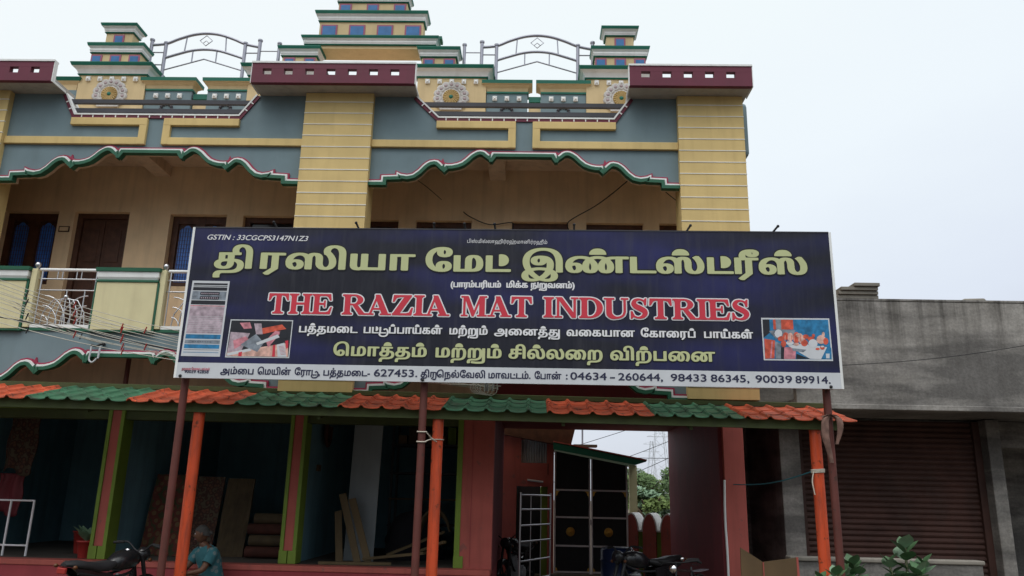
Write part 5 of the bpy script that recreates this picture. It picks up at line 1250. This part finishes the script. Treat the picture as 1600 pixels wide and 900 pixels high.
motorcycle('motorcycle', 'dark motorcycle in front of the blue drum in the passage mouth', (at(1010, 880, 11.8).x, 12.0, 0.02), R(218), 'bike_black', mirrors=False, bars='black_metal', size=.93)
motorcycle('motorcycle', 'dark motorcycle beside the steel grille leaf at the left of the passage', (at(808, 880, 14.8).x, 15.0, 0.02), R(250), 'bike_black', mirrors=False, bars='black_metal', size=.93)
def bicycle(label, loc, heading):
    t = thing('bicycle', label, 'bicycle', loc, None, local=True)
    for xw in (.52, -.52):
        w_ = MB().tube([(xw+.33*math.cos(a), 0, .34+.33*math.sin(a)) for a in [2*math.pi*i/32 for i in range(32)]], .017, 8, closed=True).build('wheel', 'rubber', t)
        m = MB()
        for i in range(14): a = 2*math.pi*i/14; m.tube([(xw, 0, .34), (xw+.32*math.cos(a), 0, .34+.32*math.sin(a))], .0022, 4)
        m.tube([(xw+.305*math.cos(a), 0, .34+.305*math.sin(a)) for a in [2*math.pi*i/32 for i in range(32)]], .01, 6, closed=True); m.lathe([(0, -.04), (.02, -.04), (.02, .04), (0, .04)], (xw, 0, .34), 'y', 10); m.build('rim', 'chrome', w_)
    m = MB()
    for p in ([(-.52, .05, .34), (-.1, .03, .3), (-.22, 0, .78)], [(-.52, -.05, .34), (-.1, -.03, .3)], [(-.52, .05, .34), (-.2, .02, .72)], [(-.1, 0, .3), (.38, 0, .68)], [(-.21, 0, .73), (.36, 0, .78)], [(.39, 0, .66), (.35, 0, .86)]): m.tube(p, .016, 8)
    for s in (-1, 1): m.tube([(.39, s*.03, .66), (.45, s*.045, .5), (.52, s*.05, .34)], .012, 8)
    m.build('frame', 'bike_black', t)
    m = MB().tube(catmull([(.18, -.27, .86), (.3, -.25, .89), (.36, -.1, .87), (.36, .1, .87), (.3, .25, .89), (.18, .27, .86)], 4), .011, 8, 0); m.tube([(.36, 0, .84), (.36, 0, .88)], .014, 8, 0)
    for s in (-1, 1): m.tube([(.26, s*.26, .88), (.17, s*.272, .858)], .016, 8, 1); m.tube([(.33, s*.2, .85), (.22, s*.25, .83)], .005, 5, 0)
    m.build('handlebar', ['black_metal', 'rubber'], t)
    MB().ball((.33, .08, .915), (.028, .028, .025), 12).build('bell', 'chrome', t); MB().lathe([(0, .42), (.04, .43), (.05, .48), (.045, .49), (0, .495)], (0, 0, .80), 'x', 14).build('lamp', 'chrome', t)
    m = MB(); m.hexa([(-.36, -.09, .84), (.0, -.02, .85), (.0, .02, .85), (-.36, .09, .84), (-.36, -.08, .89), (-.02, -.015, .88), (-.02, .015, .88), (-.36, .08, .89)]); m.build('saddle', 'seat_vinyl', t, bevel=.02)
    m = MB().lathe([(0, -.01), (.09, -.01), (.09, .0), (0, .0)], (-.1, .05, .3), 'y', 20); m.tube([(-.1, .07, .3), (-.02, .08, .16)], .01, 6); m.tube([(-.1, -.07, .3), (-.18, -.08, .44)], .01, 6); m.box(-.06, .02, .08, .17, .145, .17); m.box(-.22, -.14, -.17, -.08, .43, .455); m.build('crank', 'chrome', t)
    MB().box(-.78, -.4, -.06, .06, .71, .725).build('carrier', 'grey_steel', t)
    t.rotation_euler = (.05, 0, heading); return t
bicycle('old black bicycle parked against the right side of the passage', (at(1068, 880, 10.9).x+.1, 11.1, 0), R(240))

# ================================================================== PERSON
def person():
    H0 = Vector((-4.40, 11.52, .42)); fw = Vector((-.62, -.785, 0)).normalized(); sd = Vector((fw.y, -fw.x, 0)); up = Vector((0, 0, 1))   # sd = the person's right
    def W(f, s, u): return H0+fw*f+sd*s+up*u
    t = thing('person', 'seated person in a printed turquoise shirt and pale wrap, resting on the pink step', 'person', (H0.x, H0.y, .3))
    V = {'pel': ((0, 0, 0), .135), 'sp': ((.04, 0, .16), .125), 'ch': ((.12, 0, .33), .14), 'nk': ((.19, 0, .485), .058), 'hb': ((.215, 0, .545), .056)}
    E = [('pel', 'sp'), ('sp', 'ch'), ('ch', 'nk'), ('nk', 'hb')]
    for k, s in (('R', 1), ('L', -1)):
        V[k+'sh'] = ((.13, s*.165, .40), .062); V[k+'el'] = ((.30, s*.22, .17), .042); V[k+'wr'] = ((.44, s*.03+(.02 if s > 0 else -.03), .13+(.03 if s > 0 else 0)), .028)
        V[k+'pm'] = ((.475, -s*.035, .125+(.03 if s > 0 else 0)), .034)
        V[k+'hp'] = ((.06, s*.10, -.01), .09); V[k+'kn'] = ((.44, s*.13, .07), .062); V[k+'cf'] = ((.46, s*.13, -.14), .055); V[k+'an'] = ((.40, s*.12, -.36), .036); V[k+'to'] = ((.54, s*.135, -.39), .032)
        E += [('ch', k+'sh'), (k+'sh', k+'el'), (k+'el', k+'wr'), (k+'wr', k+'pm'), ('pel', k+'hp'), (k+'hp', k+'kn'), (k+'kn', k+'cf'), (k+'cf', k+'an'), (k+'an', k+'to')]
    chains = []
    for k, s in (('R', 1), ('L', -1)):
        b = Vector(V[k+'pm'][0])
        for i, l in enumerate((.062, .072, .068, .054)):
            o = b+Vector((.0+.012*i, -s*.012, .026-.018*i)); chains.append([o, o+Vector((.014, -s*l*.5, -.004)), o+Vector((-.008, -s*l*.85, -.016)), o+Vector((-.03, -s*l*.8, -.022))])
        o = b+Vector((-.012, 0, .026)); chains.append([o, o+Vector((.0, -s*.024, .022)), o+Vector((.012, -s*.05, .022))])
    def skin(verts, edges, rad, root=0, lv=2):
        me = bpy.data.meshes.new('s'); me.from_pydata(verts, edges, []); o = bpy.data.objects.new('s', me); COL.objects.link(o)
        sk = o.modifiers.new('s', 'SKIN'); sk.use_smooth_shade = True
        for i, r in enumerate(rad):
            v = me.skin_vertices[0].data[i]; v.radius = (r, r); v.use_root = (i == root)
        sb = o.modifiers.new('b', 'SUBSURF'); sb.levels = sb.render_levels = lv
        d = bpy.context.evaluated_depsgraph_get(); d.update(); r = bpy.data.meshes.new_from_object(o.evaluated_get(d))
        out_ = ([tuple(v.co) for v in r.vertices], [list(p.vertices) for p in r.polygons]); bpy.data.objects.remove(o); bpy.data.meshes.remove(r); return out_
    ks = list(V); m = MB()
    vs, fs = skin([W(*V[k][0]) for k in ks], [(ks.index(a), ks.index(b)) for a, b in E], [V[k][1] for k in ks]); m.add(vs, fs, 0, True)
    for c in chains:
        vs, fs = skin([W(*p) for p in c], [(i, i+1) for i in range(len(c)-1)], [.0095, .009, .0085, .007][:len(c)], 0, 1); m.add(vs, fs, 0, True)
    # head turned to the left of the picture
    hc = W(.235, 0, .635); hf = Vector((-.95, -.25, -.12)).normalized(); hs = hf.cross(up).normalized(); hu = hs.cross(hf)
    def Hd(f, s, u): return hc+hf*f+hs*s+hu*u
    vs = []; n, k = 20, 14
    for j in range(k+1):
        ph = math.pi*j/k; z = .115*math.cos(ph)
        for i in range(n):
            q = 2*math.pi*i/n; r = math.sin(ph); f, s_ = .097*r*math.cos(q), .075*r*math.sin(q)
            if z < -.02: f = f*(1-.25*(-z-.02)/.095)+(.02*(-z-.02)/.095); s_ *= 1-.30*(-z-.02)/.095
            if f < 0 and z > 0: f *= 1.06
            vs.append(Hd(f, s_, z))
    m.add(vs, [(j*n+i, j*n+(i+1) % n, (j+1)*n+(i+1) % n, (j+1)*n+i) for j in range(k) for i in range(n)], 0, True)
    m.add([Hd(.092, 0, .022), Hd(.085, .018, -.028), Hd(.085, -.018, -.028), Hd(.118, 0, -.022), Hd(.09, 0, -.036)], [(0, 1, 3), (0, 3, 2), (1, 4, 3), (3, 4, 2), (0, 2, 1)], 0, True)
    for s in (-1, 1):
        m.tube([Hd(-.005, s*.073, .02), Hd(-.012, s*.083, .0), Hd(.0, s*.078, -.03)], [.012, .016, .008], 8, 0)
        m.ball(Hd(.083, s*.03, .012), (.011, .011, .009), 8, 1); m.tube([Hd(.088, s*.012, .034), Hd(.088, s*.03, .038), Hd(.076, s*.048, .032)], .005, 6, 2)
    m.tube([Hd(.078, -.024, -.062), Hd(.094, 0, -.060), Hd(.078, .024, -.062)], [.003, .006, .003], 6, 3)
    body = m.build('body', ['skin', 'print_grey', 'hair', 'print_pink'], t)
    # hair: cap of the skull
    m = MB(); vs = []
    for j in range(9):
        ph = R(96)*j/8; z = .122*math.cos(ph)
        for i in range(n):
            q = 2*math.pi*i/n; r = math.sin(ph)*1.05; f = .1*r*math.cos(q); zz = z
            if f > .03: zz = max(z, .055+.02*math.cos(q*2))
            if f < 0: zz = z-.03*(j/8)*(-f/.1)
            vs.append(Hd(f*1.03-.006, .079*r*math.sin(q), zz))
    m.add(vs, [(j*n+i, j*n+(i+1) % n, (j+1)*n+(i+1) % n, (j+1)*n+i) for j in range(8) for i in range(n)], 0, True)
    m.ball(Hd(-.115, 0, -.0), (.035, .035, .03), 10); m.build('hair', 'hair', t)
    def loft(rings, mt, name, thick=.0):
        m = MB(); vs = []; n = 20
        for (f, s_, u), rf, rs, tilt in rings:
            for i in range(n):
                q = 2*math.pi*i/n; vs.append(W(f+rf*math.cos(q), s_+rs*math.sin(q), u+tilt*math.cos(q)+.006*math.sin(5*q+u*30)))
        m.add(vs, [(j*n+i, j*n+(i+1) % n, (j+1)*n+(i+1) % n, (j+1)*n+i) for j in range(len(rings)-1) for i in range(n)], 0, True); return m
    m = loft([((.0, 0, -.06), .17, .2, .0), ((.02, 0, .06), .16, .185, 0), ((.05, 0, .17), .155, .18, 0), ((.09, 0, .28), .155, .19, -.02), ((.12, 0, .37), .145, .2, -.03), ((.14, 0, .43), .115, .17, -.03), ((.165, 0, .47), .08, .095, -.02), ((.175, 0, .485), .07, .075, -.02)], 0, 'shirt')
    for s in (-1, 1):
        m.tube([W(.13, s*.14, .405), W(.16, s*.185, .37), W(.205, s*.205, .30), W(.235, s*.212, .255)], [.075, .08, .075, .072], 14, 0, caps=False)
    m.build('shirt', 'shirt_print', t, recalc=False)
    m = loft([((.02, 0, .06), .165, .19, 0), ((.03, 0, -.02), .18, .22, 0), ((.16, 0, -.03), .17, .25, .06), ((.33, 0, -.02), .17, .25, .09), ((.44, 0, -.06), .13, .24, .08), ((.46, 0, -.18), .11, .23, .04), ((.45, 0, -.30), .11, .22, .01), ((.45, 0, -.33), .115, .225, .0)], 0, 'wrap')
    m.build('wrap', 'lungi_print', t, recalc=False)
    return t
person()

# ================================================================== CABLES, ROPES, RAG
END = Vector((-.42, 10.86, 3.10))
def cable(name, pts, r, mt, label, grp=None, clips=(), cat='cable', n=5):
    o = MB().tube(pts, r, n).build(name, mt); tag(o, label, cat, grp); ORG[o] = Vector((0, 0, 0))
    for k, mt2 in clips:
        p = Vector(pts[k]); d = (Vector(pts[min(k+1, len(pts)-1)])-p).normalized()
        c = MB().tube([p+Vector((-.012, -.012, -.045)), p+Vector((.012, -.012, .04))], .008, 6).build('connector', mt2, o)
    return o
fan = [(432, 553), (437, 556), (443, 559), (448, 548), (455, 565), (462, 570), (470, 574), (478, 577), (488, 580), (498, 585), (425, 540), (452, 575)]
for i, (ya, yb) in enumerate(fan):
    p, q = at(-70, ya-14, 9.2), at(300, yb-18, 9.9); d = (q-p)
    tail = [q, q+d*.25, END+Vector((random.uniform(-.15, .05), 0, random.uniform(-.05, .12)))]
    pts = [p.lerp(q, k/10)-Vector((0, 0, (.05+.012*(i % 4))*math.sin(math.pi*k/10))) for k in range(10)]+tail
    clips = [(3+(i*2) % 6, 'red_plastic' if i % 3 else 'cable_black')]
    if i % 3 == 0: clips.append((8-(i % 2), 'red_plastic'))
    cable('drop_cable', pts, .0042+.001*(i % 3 == 0), 'cable_pale', 'pale drop cable fanning across the left balcony to the signboard', 'drop cables strung across the left balcony', clips)
p, q = at(-60, 484, 9.4), at(300, 552, 9.9)
cable('black_cable', [p.lerp(q, k/8) for k in range(9)]+[END+Vector((0, 0, .1))], .009, 'cable_black', 'single thick black cable below the pale cables on the left')
hk = at(160, 537, 10.93)
for i in range(2):
    p = at(20, 470+9*i, 9.6); cable('hook_cable', [p.lerp(hk, k/8)-Vector((0, 0, .05*math.sin(math.pi*k/8))) for k in range(9)], .006, 'cable_pale', 'pale cable ending at the iron hook on the left balcony', 'cables ending at the balcony hook', [(6, 'cable_black')] if i == 0 else ())
m = MB().tube([at(142, 539, 10.9), at(150, 541, 10.95), at(160, 537, 10.95), at(164, 538, 10.99)], .016, 8, 0); m.ball(at(162, 538, 10.93), .026, 10, 0)
m.tube(catmull([at(143, 541, 10.88), at(141, 552, 10.88), at(139, 562, 10.88), at(144, 566, 10.88), at(151, 560, 10.88)], 4), .012, 6, 1); m.tube(catmull([at(157, 541, 10.88), at(155, 550, 10.88), at(153, 560, 10.88)], 4), .014, 6, 1)
tag(m.build('cable_hook', ['black_metal', 'print_grey']), 'iron hook with looped cable ends on the grey balcony frieze', 'hook')
m = MB()
for j in range(5):
    c = at(745+5*j, 606, 10.6); rw = .05+.012*j
    m.tube(catmull([(c.x-rw, 10.55, c.z+.08), (c.x-rw-.03, 10.55, c.z-.03), (c.x, 10.55, c.z-.085-.006*j), (c.x+rw, 10.55, c.z-.06), (c.x+rw, 10.55, c.z+.1)], 5), .006, 6, 0)
for px in (760, 764, 772): p = at(px, 600, 10.6); m.tube([(p.x, 10.57, p.z+.06), (p.x-.02, 10.57, p.z-.1)], .014, 8, 1)
m.tube([at(735, 598, 10.6), at(752, 603, 10.6), at(766, 607, 10.6)], .007, 6, 0); m.tube([at(690, 600, 10.6), at(745, 602, 10.6)], .006, 6, 0); m.tube([at(690, 594, 10.6), at(745, 597, 10.6)], .006, 6, 0)
tag(m.build('cable_coil', ['cable_pale', 'tin']), 'tangled coil of pale cable ends above the green tiles under the signboard', 'cable coil')
p, q = at(1310, 571, 9.75), at(1640, 533, 9.3); cable('wall_cable', [p.lerp(q, k/10)-Vector((0, 0, .05*math.sin(math.pi*k/10))) for k in range(11)], .0045, 'cable_black', 'black cable running from the signboard across the bare concrete parapet')
Yc = 12.24
cable('corridor_cable', catmull([at(987, 277, 11.3), at(960, 300, 11.7), at(930, 322, 12.0), at(889, 346, Yc), at(889, 360, Yc)], 5), .009, 'cable_black', 'black cable slanting down to a dark window in the upper corridor')
cable('corridor_cable', catmull([at(724, 331, Yc), at(735, 339, Yc), at(765, 351, Yc), at(800, 348, Yc), at(800, 360, Yc)], 5), .009, 'cable_black', 'black cable sagging between two doors in the upper corridor')
cable('corridor_cable', catmull([at(1040, 300, 11.3), at(1055, 312, 11.3), at(1068, 320, 11.25)], 5), .007, 'cable_black', 'short black cable beside the right banded pillar')
cable('corridor_cable', catmull([at(650, 280, 11.6), at(668, 293, 11.9), at(690, 312, 12.2)], 5), .006, 'cable_black', 'faint cable crossing the corridor ceiling left of the middle')
# ropes
m = MB()
for z in (2.275, 2.395): m.tube([(-1.342+.056*math.cos(a), 9.76+.056*math.sin(a), z+.006*math.sin(a)) for a in [2*math.pi*i/16 for i in range(16)]], .009, 6, closed=True)
m.tube([(-1.29, 9.75, 2.39), (-1.22, 9.85, 2.31), (-1.18, 9.97, 2.29)], .008, 6); m.tube([(-1.29, 9.75, 2.28), (-1.22, 9.85, 2.32), (-1.2, 9.98, 2.30)], .008, 6)
m.tube([(-1.18+.078*math.cos(a), 10.05+.078*math.sin(a), 2.32) for a in [2*math.pi*i/16 for i in range(16)]], .007, 6, closed=True)
tag(m.build('rope_tie', 'rope_pale'), 'pale rope binding the middle brown post to the middle orange post', 'rope')
m = MB()
for z in (2.02, 2.035, 2.05): m.tube([(3.54+.075*math.cos(a), 10.05+.075*math.sin(a), z+.005*math.cos(a)) for a in [2*math.pi*i/16 for i in range(16)]], .010, 6, closed=True)
m.tube(catmull([(3.47, 10.0, 2.02), (3.44, 9.98, 1.9), (3.46, 9.98, 1.75)], 4), .008, 6)
tag(m.build('rope_band', 'rope_pale'), 'pale rope band knotted round the right orange post', 'rope')
a, b = at(1147, 757, 11.9), Vector((3.47, 10.03, 2.03)); pts = [a+Vector((0, .03, 0))]+[a.lerp(b, k/12)-Vector((0, 0, .06*math.sin(math.pi*k/12))) for k in range(13)]
tag(MB().tube(pts, .008, 6).build('washing_line', 'rope_teal'), 'teal rope stretched from the pink pillar to the right orange post', 'rope')
RG = MB(); n = 14
def drape(path, rad):
    P_ = catmull(path, 4); vs = []
    for j, p in enumerate(P_):
        r = rad*(.6+.5*math.sin(math.pi*min(1, .15+j/len(P_))))
        for i in range(n):
            q = 2*math.pi*i/n; rr = r*(1+.28*math.sin(3*q+j*.5)+.12*math.sin(7*q)); vs.append((p.x+rr*math.cos(q), p.y+rr*.8*math.sin(q), p.z))
    RG.add(vs, [(j*n+i, j*n+(i+1) % n, (j+1)*n+(i+1) % n, (j+1)*n+i) for j in range(len(P_)-1) for i in range(n)], 0, True); RG.add(vs[-n:], [list(range(n))])
drape([(3.60, 9.69, 2.68), (3.54, 9.68, 2.62), (3.53, 9.67, 2.45), (3.56, 9.67, 2.28), (3.58, 9.68, 2.12)], .038)
drape([(3.62, 9.69, 2.69), (3.70, 9.68, 2.64), (3.71, 9.67, 2.50), (3.665, 9.68, 2.34)], .032)
drape([(3.53, 9.70, 2.66), (3.60, 9.67, 2.69), (3.70, 9.70, 2.67)], .035)
tag(RG.build('tied_rag', 'rag'), 'faded brown rag knotted round the right brown signboard post', 'rag')
# ================================================================== PLANTS IN FRONT
def milkweed(label, loc, stems):
    x, y, _ = loc; t = thing('milkweed_plant', label, 'plant', loc, 'broad-leaved plants by the low wall'); sm, lm = MB(), MB()
    for dx, dy, h, big in stems:
        tip = Vector((x+dx, y+dy, h)); P_ = catmull([(x+dx*.2, y+dy*.2, 0), (x+dx*.5, y+dy*.6, h*.5), tip], 6); sm.tube(P_, .016, 7)
        k = 8
        for i in range(k):
            f = .48+.52*i/(k-1); p = P_[min(int(f*(len(P_)-1)), len(P_)-1)]; q0 = i*math.pi/2+dx*9
            for s in (0, math.pi):
                q = q0+s; L_ = big*(1.05-.45*(i/(k-1)))*random.uniform(.85, 1.12)
                leaf(lm, p, (math.cos(q), math.sin(q), .25+1.3*(i/(k-1))**2), L_, L_*.42, random.choice((0, 0, 1)), .12)
    sm.build('stem', 'stem', t); lm.build('leaves', ['leaf', 'leaf_pale'], t, recalc=False)
milkweed('tall broad-leaved plant before the low wall at the right', (4.62, 10.3, 0), [(.0, 0, 1.14, .34), (.17, -.08, .96, .27), (-.19, .05, .95, .27), (.05, -.2, .88, .27)])
milkweed('broad-leaved plant growing between the right brown post and the tall plant', (3.93, 10.25, 0), [(.02, 0, .93, .29), (-.15, -.1, .85, .24), (.14, .1, .86, .24)])
milkweed('small broad-leaved plant at the foot of the right orange post', (3.5, 9.7, 0), [(.0, -.1, .86, .25), (-.12, .05, .8, .2)])
